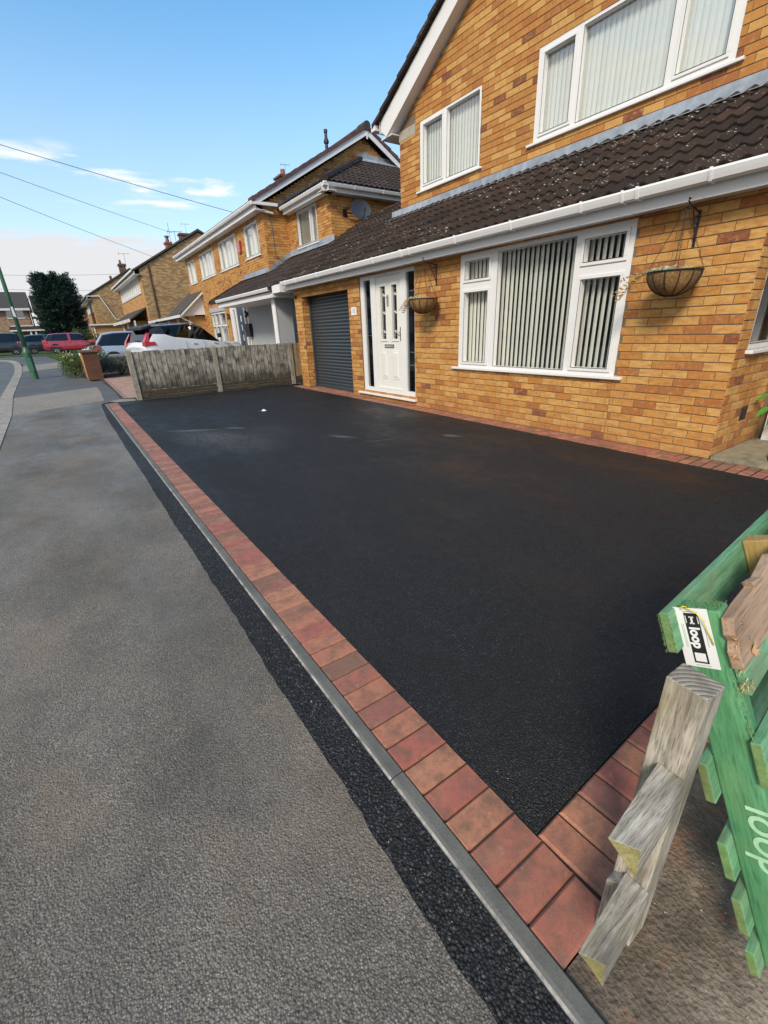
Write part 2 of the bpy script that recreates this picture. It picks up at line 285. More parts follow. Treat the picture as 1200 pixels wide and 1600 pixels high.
wood('cut_end', (.22, .205, .07), (.34, .30, .13), (.10, .085, .035), (30, 30, 30), dirt=.6)
wood('green_paint', (.035, .20, .075), (.055, .30, .115), (.020, .085, .035), (20, 20, 2.0), dirt=.25)
wood('green_paint_u', (.10, .29, .14), (.20, .44, .24), (.07, .14, .06), (3.0, 34, 34), dirt=.45, green=((.26, .25, .13), .4))
wood('green_block', (.10, .23, .07), (.17, .28, .10), (.13, .10, .035), (30, 30, 30), dirt=.6)
wood('raw_wood', (.34, .21, .125), (.46, .32, .21), (.12, .07, .04), (2.2, 24, 24), dirt=.35)
wood('yellow_wood', (.33, .21, .065), (.42, .29, .10), (.16, .09, .03), (24, 24, 2.0))
wood('fresh_split', (.58, .30, .12), (.66, .42, .22), (.35, .16, .06), (20, 20, 20))
simple('label_white', (.74, .74, .72), .4, nscale=10, namt=.03); simple('label_black', (.018, .018, .020), .4)
simple('stencil_paint', (.34, .58, .38), .7, nscale=60, namt=.25); simple('yellow_tie', (.75, .62, .05), .4)
simple('print_grey', (.30, .32, .33), .6)
def leafmat(name, a, b, tr=.25):
    t = MT(name); i = t.attr(); c = t.mix(i, a, b); t.S(Base_Color=c, Roughness=.6); t.b.inputs['Specular IOR Level'].default_value = .3
    tl = t.n('ShaderNodeBsdfTranslucent', {0: c}); mx = t.n('ShaderNodeMixShader', {0: tr}); t.set(mx.inputs[1], t.b.outputs[0]); t.set(mx.inputs[2], tl.outputs[0]); t.t.links.new(mx.outputs[0], t.out.inputs[0]); M[name] = t.m
leafmat('conifer_leaf', (.012, .032, .024), (.028, .062, .040), .15); leafmat('shrub_leaf', (.05, .09, .03), (.12, .17, .06)); leafmat('lavender_leaf', (.09, .10, .075), (.17, .17, .125))
leafmat('cream_flower', (.62, .60, .30), (.75, .72, .45)); leafmat('plant_leaf', (.05, .22, .03), (.10, .34, .05)); leafmat('trail_leaf', (.22, .30, .16), (.55, .60, .45)); leafmat('dry_leaf', (.38, .22, .07), (.50, .36, .16))
leafmat('grass', (.06, .12, .02), (.13, .20, .045)); leafmat('weed', (.05, .10, .03), (.09, .15, .05))
simple('bark', (.07, .05, .035), .9, bump=.5); simple('coir', (.26, .145, .05), .95, nscale=45, namt=.55, bump=.8); simple('compost', (.03, .022, .015), .95, bump=.6)
def mossy():
    t = MT('mossy'); g = t.pos(); c = t.mix(t.idv(), (.035, .024, .015), (.075, .045, .024)); c = t.mix(t.rng(t.noise(g, 9, 5), .42, .62), c, (.035, .038, .018)); c = t.mix(t.math('MULTIPLY', t.rng(t.noise(g, 40, 3), .6, .7), .4), c, (.16, .15, .10))
    t.S(Base_Color=c, Roughness=.9); t.bump(t.noise(g, 90, 4), .6, .005); M['mossy'] = t.m
mossy()
wood('green_paint_v', (.065, .23, .095), (.13, .38, .18), (.020, .10, .035), (34, 3.5, 34), dirt=.4, green=((.13, .22, .07), .35)); wood('yellow_wood_v', (.33, .21, .065), (.42, .29, .10), (.16, .09, .03), (24, 2.0, 24))
simple('car_white', (.62, .66, .70), .25, nscale=2, namt=.02, coat=1.0); simple('car_silver', (.36, .42, .46), .3, .35, 2, .03, coat=1.0); simple('car_red', (.34, .018, .035), .28, nscale=2, namt=.03, coat=1.0)
simple('car_dark', (.045, .055, .065), .3, .3, 2, .05, coat=1.0); simple('car_black', (.012, .014, .017), .3, .2, 2, .05, coat=1.0); simple('plastic_black', (.015, .015, .016), .5)
simple('car_palesilver', (.42, .46, .50), .3, .4, 2, .03, coat=1.0)
simple('tyre', (.015, .015, .015), .85, bump=.2); simple('alloy', (.42, .43, .44), .3, .8); simple('lamp_red', (.42, .01, .025), .2, coat=1.0); simple('lamp_clear', (.65, .70, .75), .15, coat=1.0); simple('plate_yellow', (.7, .55, .06), .5)
simple('lamp_green', (.055, .16, .095), .42, nscale=12, namt=.25, bump=.2); simple('wire_black', (.10, .11, .13), .6); simple('pole_wood', (.10, .075, .05), .9)
simple('slab_buff', (.27, .235, .15), .85, nscale=14, namt=.35, bump=.4); t_ = MT('grit'); t_.S(Base_Color=t_.ramp(t_.attr(), (0, (.03, .03, .03)), (.5, (.16, .14, .12)), (1, (.42, .39, .34))), Roughness=.85); M['grit'] = t_.m
simple('ground_dirt', (.10, .085, .06), .95); simple('sky_plastic', (.6, .6, .6), .5)

# ------------------------------------------------------------------ mesh helpers
class MB:
    def __init__(s): s.v, s.f, s.mi, s.t = [], [], [], []
    def add(s, vs, fs, mi=0, t=0.0):
        o = len(s.v); s.v += [tuple(q) for q in vs]
        for f in fs: s.f.append(tuple(o+i for i in f)); s.mi.append(mi); s.t.append(t)
    def box(s, x0, x1, y0, y1, z0, z1, mi=0, t=0.0):
        s.add([(x, y, z) for x in (x0, x1) for y in (y0, y1) for z in (z0, z1)], [(0, 1, 3, 2), (4, 6, 7, 5), (0, 4, 5, 1), (2, 3, 7, 6), (0, 2, 6, 4), (1, 5, 7, 3)], mi, t)
    def hexa(s, p, mi=0, t=0.0):   # 8 points: bottom 4 ccw, top 4 ccw
        s.add(p, [(3, 2, 1, 0), (4, 5, 6, 7), (0, 1, 5, 4), (1, 2, 6, 5), (2, 3, 7, 6), (3, 0, 4, 7)], mi, t)
    def prism(s, poly, d, mi=0, t=0.0):   # polygon of 3-D points swept by vector d
        n = len(poly); p = [Vector(q) for q in poly]; d = Vector(d)
        s.add(p+[q+d for q in p], [tuple(range(n-1, -1, -1)), tuple(range(n, 2*n))]+[(i, (i+1) % n, n+(i+1) % n, n+i) for i in range(n)], mi, t)
    def tube(s, pts, r, n=8, mi=0, t=0.0, caps=True):
        pts = [Vector(p) for p in pts]; rs = r if isinstance(r, (list, tuple)) else [r]*len(pts); vs = []; fs = []
        up = Vector((0, 0, 1))
        for i, p in enumerate(pts):
            d = (pts[min(i+1, len(pts)-1)]-pts[max(i-1, 0)]).normalized(); a = d.cross(up)
            if a.length < 1e-3: a = d.cross(Vector((1, 0, 0)))
            a.normalize(); b = a.cross(d).normalized()
            for k in range(n):
                an = 2*math.pi*k/n; vs.append(p+a*math.cos(an)*rs[i]+b*math.sin(an)*rs[i])
        for i in range(len(pts)-1):
            for k in range(n): fs.append((i*n+k, i*n+(k+1) % n, (i+1)*n+(k+1) % n, (i+1)*n+k))
        if caps: fs += [tuple(range(n-1, -1, -1)), tuple((len(pts)-1)*n+k for k in range(n))]
        s.add(vs, fs, mi, t)
    def lathe(s, c, prof, n=24, mi=0, t=0.0, a0=0, a1=2*math.pi):
        c = Vector(c); full = abs(a1-a0-2*math.pi) < 1e-6; m = n if full else n+1; vs = []
        for r, z in prof:
            for k in range(m): an = a0+(a1-a0)*k/n; vs.append((c.x+r*math.cos(an), c.y+r*math.sin(an), c.z+z))
        fs = [(i*m+k, i*m+(k+1) % m, (i+1)*m+(k+1) % m, (i+1)*m+k) for i in range(len(prof)-1) for k in range(n)]
        s.add(vs, fs, mi, t)
    def build(s, name, mats, parent=None, smooth=False, bevel=0, **props):
        used = sorted({i for f in s.f for i in f})
        if len(used) < len(s.v):
            mp_ = {a: b for b, a in enumerate(used)}; s.v = [s.v[i] for i in used]; s.f = [tuple(mp_[i] for i in f) for f in s.f]
        me = bpy.data.meshes.new(name); me.from_pydata(s.v, [], s.f)
        mats = mats if isinstance(mats, (list, tuple)) else [mats]
        for q in mats: me.materials.append(M[q])
        if len(mats) > 1: me.polygons.foreach_set('material_index', s.mi)
        if smooth: me.polygons.foreach_set('use_smooth', [True]*len(s.f))
        if any(s.t): me.attributes.new('tint', 'FLOAT', 'FACE').data.foreach_set('value', s.t)
        me.update()
        o = bpy.data.objects.new(name, me); C.objects.link(o)
        if parent is not None: hang(o, parent)
        if bevel:
            b = o.modifiers.new('bevel', 'BEVEL'); b.width = bevel; b.segments = 2; b.limit_method = 'ANGLE'
        for a, b in props.items(): o[a] = b
        return o
ROOTLOC = {}
def hang(o, parent):      # child keeps its world coordinates under an unrotated thing
    o.parent = parent
    if parent.parent is None and parent.name in ROOTLOC:
        o.matrix_parent_inverse = Matrix.Translation(-Vector(ROOTLOC[parent.name]))
def thing(name, label, cat, loc=(0, 0, 0), group=None):
    o = bpy.data.objects.new(name, None); C.objects.link(o); o.location = loc; o.empty_display_size = .2
    ROOTLOC[o.name] = loc; o['label'] = label; o['category'] = cat
    if group: o['group'] = group
    return o
def tag(o, label, cat, group=None):
    o['label'] = label; o['category'] = cat
    if group: o['group'] = group
    return o
def copy_at(me, name, loc, parent, rot=None):
    o = bpy.data.objects.new(name, me); C.objects.link(o); o.location = loc
    if rot is not None: o.rotation_euler = rot
    if parent is not None: hang(o, parent)
    return o
def px(p):                # projection, used only to find which repeats show largest
    d = Vector(p)-EYE; c = rw.transposed() @ d
    if c.z < .05: return None
    return (600+FPX*c.x/c.z, 800+FPX*c.y/c.z, c.z)
def onscreen(p, m=40):
    q = px(p); return q is not None and -m < q[0] < 1200+m and -m < q[1] < 1600+m
class Plane:              # u along the wall, z up, d outwards
    def __init__(s, kind, c): s.k, s.c = kind, c
    def P(s, u, z, d=0.0): return (s.c-d, u, z) if s.k == 'X' else (u, s.c-d, z)
    def box(s, mb, u0, u1, z0, z1, d0, d1, mi=0, t=0.0):
        a, b = sorted((s.c-d0, s.c-d1))
        if s.k == 'X': mb.box(a, b, u0, u1, z0, z1, mi, t)
        else: mb.box(u0, u1, a, b, z0, z1, mi, t)
    def quad(s, mb, u0, u1, z0, z1, d, mi=0, t=0.0):
        mb.add([s.P(u0, z0, d), s.P(u1, z0, d), s.P(u1, z1, d), s.P(u0, z1, d)], [(0, 1, 2, 3) if s.k == 'Y' else (3, 2, 1, 0)], mi, t)
def cells(u0, u1, z0, z1, holes):
    us = sorted({u0, u1}|{min(max(h[k], u0), u1) for h in holes for k in (0, 1)}); zs = sorted({z0, z1}|{min(max(h[k], z0), z1) for h in holes for k in (2, 3)})
    out = []
    for a, b in zip(zs, zs[1:]):
        run = None
        for c, d in zip(us, us[1:]):
            cu, cz = (c+d)/2, (a+b)/2
            if any(h[0] < cu < h[1] and h[2] < cz < h[3] for h in holes):
                if run: out.append((run[0], run[1], a, b)); run = None
            else: run = (run[0], d) if run else (c, d)
        if run: out.append((run[0], run[1], a, b))
    return out
# ---- bricks: laid as boxes standing 5 mm proud of the mortar
def lay(plane, u0, u1, z0, z1, holes, L, H, clip=None, j=.0095, shift=0.0, rows=None):
    out = []; n = int(math.ceil((z1-z0)/H)); mn = .035
    for r in range(n):
        a, b = z0+r*H+j/2, min(z0+(r+1)*H-j/2, z1)
        if b-a < .02: continue
        x = u0-((r % 2)*L/2+shift*L) % L
        while x < u1:
            c, d = max(x+j*.33, u0+.0005), min(x+L-j*.33, u1-.0005); x += L
            if d-c < mn: continue
            if clip:
                lo, hi = clip(b); c, d = max(c, lo), min(d, hi)
                if d-c < mn: continue
            segs = [(c, d, a, b)]
            for h in holes:
                ns = []
                for (p, q, e, f) in segs:
                    if q <= h[0] or p >= h[1] or f <= h[2] or e >= h[3]: ns.append((p, q, e, f)); continue
                    if p < h[0]-mn: ns.append((p, h[0], e, f))
                    if q > h[1]+mn: ns.append((h[1], q, e, f))
                    pm, qm = max(p, h[0]), min(q, h[1])
                    if qm-pm > mn:
                        if e < h[2]-.015: ns.append((pm, qm, e, h[2]))
                        if f > h[3]+.015: ns.append((pm, qm, h[3], f))
                segs = ns
            out += [(plane,)+s_ for s_ in segs]
    return out
def brick_faces(mb, plane, u0, u1, z0, z1, t, out=.007, ch=.003):
    P = plane.P
    o = [P(u0, z0, -.004), P(u1, z0, -.004), P(u1, z1, -.004), P(u0, z1, -.004)]
    m_ = [P(u0, z0, out-ch), P(u1, z0, out-ch), P(u1, z1, out-ch), P(u0, z1, out-ch)]
    i = [P(u0+ch, z0+ch, out), P(u1-ch, z0+ch, out), P(u1-ch, z1-ch, out), P(u0+ch, z1-ch, out)]
    mb.add(o+m_+i, [(8, 9, 10, 11)]+[(k, (k+1) % 4, 4+(k+1) % 4, 4+k) for k in range(4)]+[(4+k, 4+(k+1) % 4, 8+(k+1) % 4, 8+k) for k in range(4)], 0, t)
_bm = {}
def place_bricks(allb, walls, mats, limit=300, ymin=-9):
    # allb: list of (plane, u0, u1, z0, z1, wall key); the nearest in view become objects, the others one joined part per wall
    sc = []
    for i, b in enumerate(allb):
        p, u0, u1, z0, z1, k = b; q = [px(p.P(u, z)) for u, z in ((u0, z0), (u1, z0), (u0, z1))]; cen = p.P((u0+u1)/2, (z0+z1)/2)
        if None in q or not onscreen(cen, 5): continue
        e1 = (q[1][0]-q[0][0], q[1][1]-q[0][1]); e2 = (q[2][0]-q[0][0], q[2][1]-q[0][1]); sc.append((-abs(e1[0]*e2[1]-e1[1]*e2[0]), i))
    sc.sort(); top = {i for _, i in sc[:limit]}; rest = {}
    for i, b in enumerate(allb):
        p, u0, u1, z0, z1, k = b
        if i in top:
            key = (p.k, round(u1-u0, 3), round(z1-z0, 3), mats[k])
            if key not in _bm:
                mb = MB(); pl = Plane(p.k, 0.0); brick_faces(mb, pl, -(u1-u0)/2, (u1-u0)/2, -(z1-z0)/2, (z1-z0)/2, 0.0)
                o = mb.build('brick', mats[k]); _bm[key] = o.data; bpy.data.objects.remove(o)
            copy_at(_bm[key], 'brick', p.P((u0+u1)/2, (z0+z1)/2, random.uniform(-.001, .0015)), walls[k])
        else:
            rest.setdefault(k, MB()); brick_faces(rest[k], p, u0, u1, z0, z1, random.uniform(.001, .999), .007+random.uniform(-.0015, .002))
    for k, mb in rest.items():
        o = mb.build('bricks', mats[k], walls[k]); o['kind'] = 'stuff'
# ---- windows
def window(parent, pl, u0, u1, z0, z1, lights, sill=.07, glass='glass', mat='upvc', d0=-.03, d1=.02, sillm=None, name='window', sash=.04, sill_d=.05):
    """lights: (u0,u1,z0,z1,opening)"""
    mb = MB()
    for c in cells(u0, u1, z0, z1, [l[:4] for l in lights]): pl.box(mb, *c, d0, d1)
    o = mb.build(name, mat, parent)
    for l in lights:
        a, b, c, d, op = l
        pm = MB(); pl.quad(pm, a, b, c, d, d0+.012); pm.build('pane', glass, o)
        if op:
            sm = MB(); e = sash
            for cc in cells(a-e, b+e, c-e, d+e, [(a, b, c, d)]): pl.box(sm, *cc, d1+.0015, d1+.016)
            sm.build('sash', mat, o, bevel=.004)
        gb = MB()
        for cc in cells(a-.006, b+.006, c-.006, d+.006, [(a, b, c, d)]): pl.box(gb, *cc, d1+.017 if op else d1+.002, d1+.019 if op else d1+.004)
        gb.build('seal', 'black_metal', o)
    if sill:
        sm = MB(); pl.box(sm, u0-sill, u1+sill, z0-.035, z0-.001, d0, d1+sill_d); sm.build('sill', sillm or mat, o, bevel=.006)
    return o
def blinds(parent, pl, u0, u1, z0, z1, d, pitch=.085, wd=.089, ang=30, mat='slat_fabric', jitter=4, name='blind_slat'):
    n = int((u1-u0)/pitch); key = (name, pl.k, round(z1-z0, 2), wd, mat)
    if key not in _bm:
        mb = MB(); h = (z1-z0)/2; k = 4
        vs = [((x/k-.5)*wd, .004*math.sin(math.pi*x/k), z) for x in range(k+1) for z in (-h, h)]
        mb.add(vs, [(2*i, 2*i+2, 2*i+3, 2*i+1) for i in range(k)]); o = mb.build(name, mat, smooth=True); _bm[key] = o.data; bpy.data.objects.remove(o)
    for i in range(n+1):
        u = u0+i*pitch; a = math.radians(ang+random.uniform(-jitter, jitter))
        copy_at(_bm[key], name, pl.P(u, (z0+z1)/2, d), parent, (0, 0, a+(math.pi/2 if pl.k == 'X' else 0)))
# ---- terrain
def gz(y): return min(max((y-14)*.016, 0), .45)
def sheet(name, poly, off, mat, parent=None, structure=True, thick=0.0):
    bm = bmesh.new(); f = bm.faces.new([bm.verts.new((x, y, 0)) for x, y in poly])
    y0, y1 = min(p[1] for p in poly), max(p[1] for p in poly); y = 14.0
    while y < min(y1, 44):
        if y > y0: bmesh.ops.bisect_plane(bm, geom=bm.verts[:]+bm.edges[:]+bm.faces[:], plane_co=(0, y, 0), plane_no=(0, 1, 0))
        y += 2.8 if y < 42 else 2
    if thick:
        r = bmesh.ops.extrude_face_region(bm, geom=bm.faces[:])
        for v in [g for g in r['geom'] if isinstance(g, bmesh.types.BMVert)]: v.co.z = 1
    bmesh.ops.triangulate(bm, faces=bm.faces[:])
    for v in bm.verts: v.co.z = gz(v.co.y)+off-(0 if not thick else (0 if v.co.z > .5 else thick))
    bmesh.ops.recalc_face_normals(bm, faces=bm.faces[:])
    me = bpy.data.meshes.new(name); bm.to_mesh(me); bm.free(); me.materials.append(M[mat])
    if not thick and me.polygons and sum(p.normal.z for p in me.polygons) < 0: me.flip_normals()
    o = bpy.data.objects.new(name, me); C.objects.link(o)
    if parent is not None: hang(o, parent)
    elif structure: o['kind'] = 'structure'
    return o
# ------------------------------------------------------------------ ground, paving, kerbs
sheet('ground', [(-260, -60), (260, -60), (260, 400), (-260, 400)], -.06, 'ground_dirt')
road_edge = [(-1.22, -6), (-1.20, 4), (-1.20, 8), (-1.30, 11.9), (-1.52, 16), (-1.60, 19.9), (-1.66, 22.6), (-1.75, 26), (-1.95, 30), (-2.25, 34), (-2.7, 37), (-3.4, 38.6), (-4.6, 39.3), (-7, 39.6), (-14, 39.8)]
sheet('road', road_edge + [(-14, -6)], -.035, 'road_surface')
def wavy(x, y0, y1, n, amp, seed):
    r = random.Random(seed); return [(x+r.uniform(-amp, amp)+.003*math.sin(i*.31+seed)+.003*math.sin(i*.113), y0+(y1-y0)*i/(n-1)) for i in range(n)]
joint = wavy(.412, -4, 9.4, 260, .0045, 3) + [(.415, 10.2), (.44, 11.2), (.47, 12.3)]
inner = [(x+.14, y) for x, y in road_edge[:6]]
old_poly = [(-1.06, -6)] + [(-1.06, 4), (-1.06, 8), (-1.15, 11.2)] + [(-1.20, 12.0), (-.5, 12.45), (.2, 12.9), (.59, 13.05), (.47, 12.3)] + joint[::-1] + [(.4, -6)]
sheet('old_pavement', old_poly, 0.0, 'old_tarmac')
sheet('new_tarmac_strip', joint + [(.545, 12.35), (.545, -4)], -.001, 'strip_tarmac')
sheet('pale_pavement_band', [(-1.20, 12.0), (-.5, 12.45), (.2, 12.9), (.59, 13.05), (.65, 14.7), (.655, 16.6), (-.5, 16.1), (-1.40, 15.6)], 0.0, 'pale_chippings')
sheet('far_pavement', [(-1.40, 15.6), (-.5, 16.1), (.655, 16.6), (.64, 18.4), (.35, 22.0), (.05, 24.5), (-.1, 27.2), (-1.0, 26.4), (-1.61, 26.0), (-1.52, 22.6), (-1.46, 19.9)], 0.0, 'pavement_far')
sheet('pale_pavement_patch', [(-1.61, 26.0), (-1.0, 26.4), (-.1, 27.2), (-.12, 32.5), (-1.1, 31.4), (-1.80, 30.6), (-1.75, 29)], 0.0, 'pale_chippings')
sheet('far_pavement', [(-1.80, 30.6), (-1.1, 31.4), (-.12, 32.5), (-.9, 40.5), (-3.0, 43.0), (-8, 43.6), (-14, 43.8), (-14, 39.95), (-7, 39.75), (-4.6, 39.45), (-3.3, 38.75), (-2.55, 37.1), (-2.1, 34)], 0.0, 'pavement_far')
sheet('edging_slab', [(.47, 12.3), (.59, 13.05), (.66, 14.7), (.64, 18.35), (.90, 18.4), (.98, 14.7), (.93, 13.0)], .003, 'pavement_far')
sheet('block_paved_drive', [(.93, 13.0), (.98, 14.7), (.90, 19.4), (6.2, 19.4), (6.2, 12.55), (1.0, 12.55)], .002, 'joint_sand')
sheet('concrete_patch', [(.64, 12.62), (.93, 12.98), (1.22, 12.62), (1.20, 12.30), (.80, 12.36)], .006, 'pale_chippings')
sheet('front_gardens', [(.90, 19.45), (.45, 24), (.0, 27.2), (-.1, 32.5), (9, 32.5), (9, 19.45)], -.01, 'ground_dirt')
sheet('driveway', [(.80, .452), (5.3, .609), (5.3, 2.0), (4.97, 1.90), (5.02, 4.5), (5.07, 8.75), (5.07, 11.6), (5.2, 12.36), (1.22, 12.36), (1.0, 12.45), (.80, 12.36)], -.003, 'new_tarmac')
sheet('side_path', [(.598, .223), (.598, -6), (9, -6), (9, .54), (5.3, .403), (1.58, .272), (.80, .245), (.80, .223)], -.009, 'stained_concrete')
# near kerb along the drive: flat grey top with a worn rounded lip
def kerb_run(name, segs, label=None):
    e = bpy.data.objects.new(name, None); C.objects.link(e); e['kind'] = 'structure'; ROOTLOC[e.name] = (0, 0, 0); return e
kb = kerb_run('drive_kerb', None)
y = -1.9
while y < 12.3:
    y1 = min(y+.915, 12.32); mb = MB(); a, b = y+.002, y1-.002
    xs = [(.600, .004), (.566, .004), (.556, .001), (.547, -.006), (.540, -.016), (.538, -.05), (.600, -.05)]
    top = [(x, a, z) for x, z in xs]; mb.prism(top, (0, b-a, 0)); mb.mi = [1 if i in (4, 5, 6) else 0 for i in range(len(mb.f))]
    mb.build('kerb_stone', ['kerb_concrete', 'kerb_lip'], kb, bevel=.002); y = y1
# roadside kerb, long stones following the bend, with the older channel beside them
rk = kerb_run('road_kerb', None)
pts = []
for (xa, ya), (xb, yb) in zip(road_edge, road_edge[1:]):
    n = max(1, int(math.hypot(xb-xa, yb-ya)/.9)); pts += [(xa+(xb-xa)*i/n, ya+(yb-ya)*i/n) for i in range(n)]
pts = [p for p in pts if p[1] > 3 and p[0] > -9]
for (xa, ya), (xb, yb) in zip(pts, pts[1:]):
    d = Vector((xb-xa, yb-ya, 0)); L = d.length; d /= L; nrm = Vector((d.y, -d.x, 0)); g = .006
    for nm, o0, o1, zt in (('kerb_stone', 0, .14, .012), ('channel_stone', -.16, -.004, -.024)):
        mb = MB(); P_ = []
        for z in (-.06, zt):
            for s_, o_ in ((g, o0), (L-g, o0), (L-g, o1), (g, o1)):
                q = Vector((xa, ya, 0))+d*s_+nrm*o_; P_.append((q.x, q.y, gz(q.y)+z))
        mb.hexa(P_); mb.build(nm, 'old_kerb', rk)
# border of clay-coloured block pavers
def paver_mesh(lx, ly, hz=.05, ch=.006, mat='paver'):
    mb = MB(); a, b = lx/2, ly/2
    def ring(dx, z): return [(-a+dx, -b+dx, z), (a-dx, -b+dx, z), (a-dx, b-dx, z), (-a+dx, b-dx, z)]
    mb.add(ring(0, -hz)+ring(0, -ch)+ring(ch*.9, 0), [(8, 9, 10, 11)]+[(4*r+k, 4*r+(k+1) % 4, 4*r+4+(k+1) % 4, 4*r+4+k) for r in (0, 1) for k in range(4)])
    o = mb.build('paver', mat); me = o.data; bpy.data.objects.remove(o); return me
def strip(name, mat='joint_sand', poly=None, off=-.010):
    o = sheet(name, poly, off, mat); return o
bs = strip('paver_border', poly=[(.600, .222), (.803, .222), (.803, 12.34), (.600, 12.34)])
PM = paver_mesh(.1990, .0988, ch=.0075)
y = .2245
while y < 12.28:
    copy_at(PM, 'paver', (.7025+random.uniform(-.0006, .0006), y+.0515, random.uniform(-.0006, .0022)), bs, (random.uniform(-.004, .004), random.uniform(-.003, .003), random.uniform(-.006, .006))); y += .1038
ang = math.atan2(.027, .78)
bs2 = strip('paver_border', poly=[(.8035, .246), (.8035, .4515), (5.2, .604), (5.2, .398)])
PM2 = paver_mesh(.0995, .199, ch=.0075)
x = .807
while x < 5.1:
    cx = x+.0515; copy_at(PM2, 'paver', (cx, .349+(cx-.807)*math.tan(ang), random.uniform(-.0006, .0022)), bs2, (random.uniform(-.004, .004), random.uniform(-.004, .004), ang+random.uniform(-.008, .008))); x += .1045
bs3 = strip('wall_foot_pavers', poly=[(4.955, .40), (5.298, .40), (5.298, 11.75), (5.06, 11.75), (5.06, 8.9), (5.015, 4.5), (4.965, 1.9)])
y = .45; PM3 = {}
while y < 11.70:
    x0 = 4.965+(.05*(y-1.9)/2.6 if y < 4.5 else .05+.045*min(1, (y-4.5)/4.4)) if y > 1.9 else 4.965
    for xx, x1 in ((x0, x0+.155), (x0+.16, 5.29)):
        if x1-xx < .04: continue
        if 8.95 < y < 11.15 and xx > 5.1 and False: continue
        k = round(x1-xx, 2)
        if k not in PM3: PM3[k] = paver_mesh(k, .097)
        copy_at(PM3[k], 'paver', ((xx+x1)/2, y+.05, random.uniform(-.003, .004)), bs3, (0, 0, random.uniform(-.02, .02)))
    y += .104
gt = strip('garage_threshold', poly=[(5.30, 8.93), (5.60, 8.93), (5.60, 11.2), (5.30, 11.2)], off=-.008)
y = 8.95
PMg = paver_mesh(.14, .211)
while y < 11.0:
    for xx in (5.375, 5.52): copy_at(PMg, 'paver', (xx, y+.108, random.uniform(-.001, .003)), gt)
    y += .217
# neighbour's block paving: basket of small blocks
nb_ = [o for o in C.objects if o.name == 'block_paved_drive'][0]
PMn = paver_mesh(.190, .093, mat='paver_old')
cand = []
r_ = 0
yy = 13.05
while yy < 19.3:
    xx = 1.02+(r_ % 2)*.1
    while xx < 4.4:
        if xx > 1.02+.0*(yy-13): cand.append((xx, yy))
        xx += .204
    yy += .106; r_ += 1
cand.sort(key=lambda p: math.hypot(*p)); vis = [p for p in cand if p[0]-1.0 < .62+.0*(p[1]-13)+.10*(p[1]-13)]
for i, (xx, yy) in enumerate(vis[:290]): copy_at(PMn, 'paver', (xx, yy, gz(yy)+.009+random.uniform(-.001, .002)), nb_)
vs_ = set(vis[:290]); mb = MB()
for (xx, yy) in cand:
    if (xx, yy) not in vs_: z = gz(yy)+.009; mb.box(xx-.098, xx+.098, yy-.049, yy+.049, z-.03, z, 0, random.random())
o = mb.build('pavers', 'paver_old', nb_); o['kind'] = 'stuff'
# porch slabs right of the house corner
for k, (poly, lab) in enumerate([([(5.31, 1.735), (6.49, 1.735), (6.49, 1.40), (5.74, 1.40), (5.335, 1.25), (5.305, 1.30)], 'porch_slab'), ([(5.335, 1.235), (5.75, 1.385), (6.49, 1.385), (6.49, .3), (5.335, .3)], 'porch_slab')]):
    sheet(lab, poly, .032-.006*k, 'slab_buff', thick=.06)
# far verges
def grass(name, poly, n, h=.05, seed=1):
    o = sheet(name, poly, .004, 'grass'); r = random.Random(seed); mb = MB(); xs = [p[0] for p in poly]; ys = [p[1] for p in poly]
    def inside(x, y):
        c = False
        for (ax, ay), (bx, by) in zip(poly, poly[1:]+poly[:1]):
            if (ay > y) != (by > y) and x < (bx-ax)*(y-ay)/(by-ay)+ax: c = not c
        return c
    while len(mb.f) < n:
        x, y = r.uniform(min(xs), max(xs)), r.uniform(min(ys), max(ys))
        if not inside(x, y): continue
        z = gz(y); a = r.uniform(0, 6.28); hh = h*r.uniform(.5, 1.5); w_ = .018
        mb.add([(x-w_*math.cos(a), y-w_*math.sin(a), z), (x+w_*math.cos(a), y+w_*math.sin(a), z), (x+r.uniform(-.04, .04), y+r.uniform(-.04, .04), z+hh)], [(0, 1, 2)], 0, r.random())
    g = mb.build('grass', 'grass', o); g['kind'] = 'stuff'; return o
grass('grass_verge', [(-.12, 32.6), (-.9, 40.5), (-3.0, 43.1), (-14, 44), (-14, 45.0), (-2, 45.0), (3.4, 44.6), (3.4, 34.6), (.6, 33.4)], 9000)
sheet('far_hardstanding', [(-14, 45.1), (8, 45.1), (8, 52), (-14, 52)], .0, 'pavement_far')
grass('far_lawn', [(-14, 52.05), (8, 52.05), (8, 70), (-14, 70)], 2000, .06, 2)

# ------------------------------------------------------------------ the house with the new driveway
hA = thing('detached_house', 'nearest brick house with dark roller garage door and white front door on the new driveway', 'house', (8.0, 6.0, 0))
XA, XU = 5.3, 7.0
pF = Plane('X', XA); pU = Plane('X', XU); pR = Plane('Y', 1.745)
H1 = .0867; L1 = .249
winM = (2.90, 5.53, .765, 2.352); door = (6.655, 8.455, .165, 2.345); gar = (8.915, 11.21, -.01, 2.172)
GW = (1.745, 11.62, -.02, 2.40)
def wallmesh(name, pl, cs, mat, parent, d0=-.11, d1=0.0):
    mb = MB()
    for c in cs: pl.box(mb, *c, d0, d1)
    return mb.build(name, mat, parent)
fw = wallmesh('front_wall', pF, cells(*GW, [winM, door, gar]), 'mortar', hA)
uw = MB()
ulo, uhi = 1.9, 9.24; uw1 = (6.90, 8.565, 3.985, 5.13); uw2 = (3.015, 5.74, 4.00, 5.145)
for c in cells(ulo, uhi, 3.3, 5.04, [uw1, uw2]): pU.box(uw, *c, -.12, 0)
for c in cells(ulo, uhi, 5.04, 5.18, [uw1, uw2]): pU.box(uw, *c, -.12, 0)
yc = (ulo+uhi)/2; SL = .56
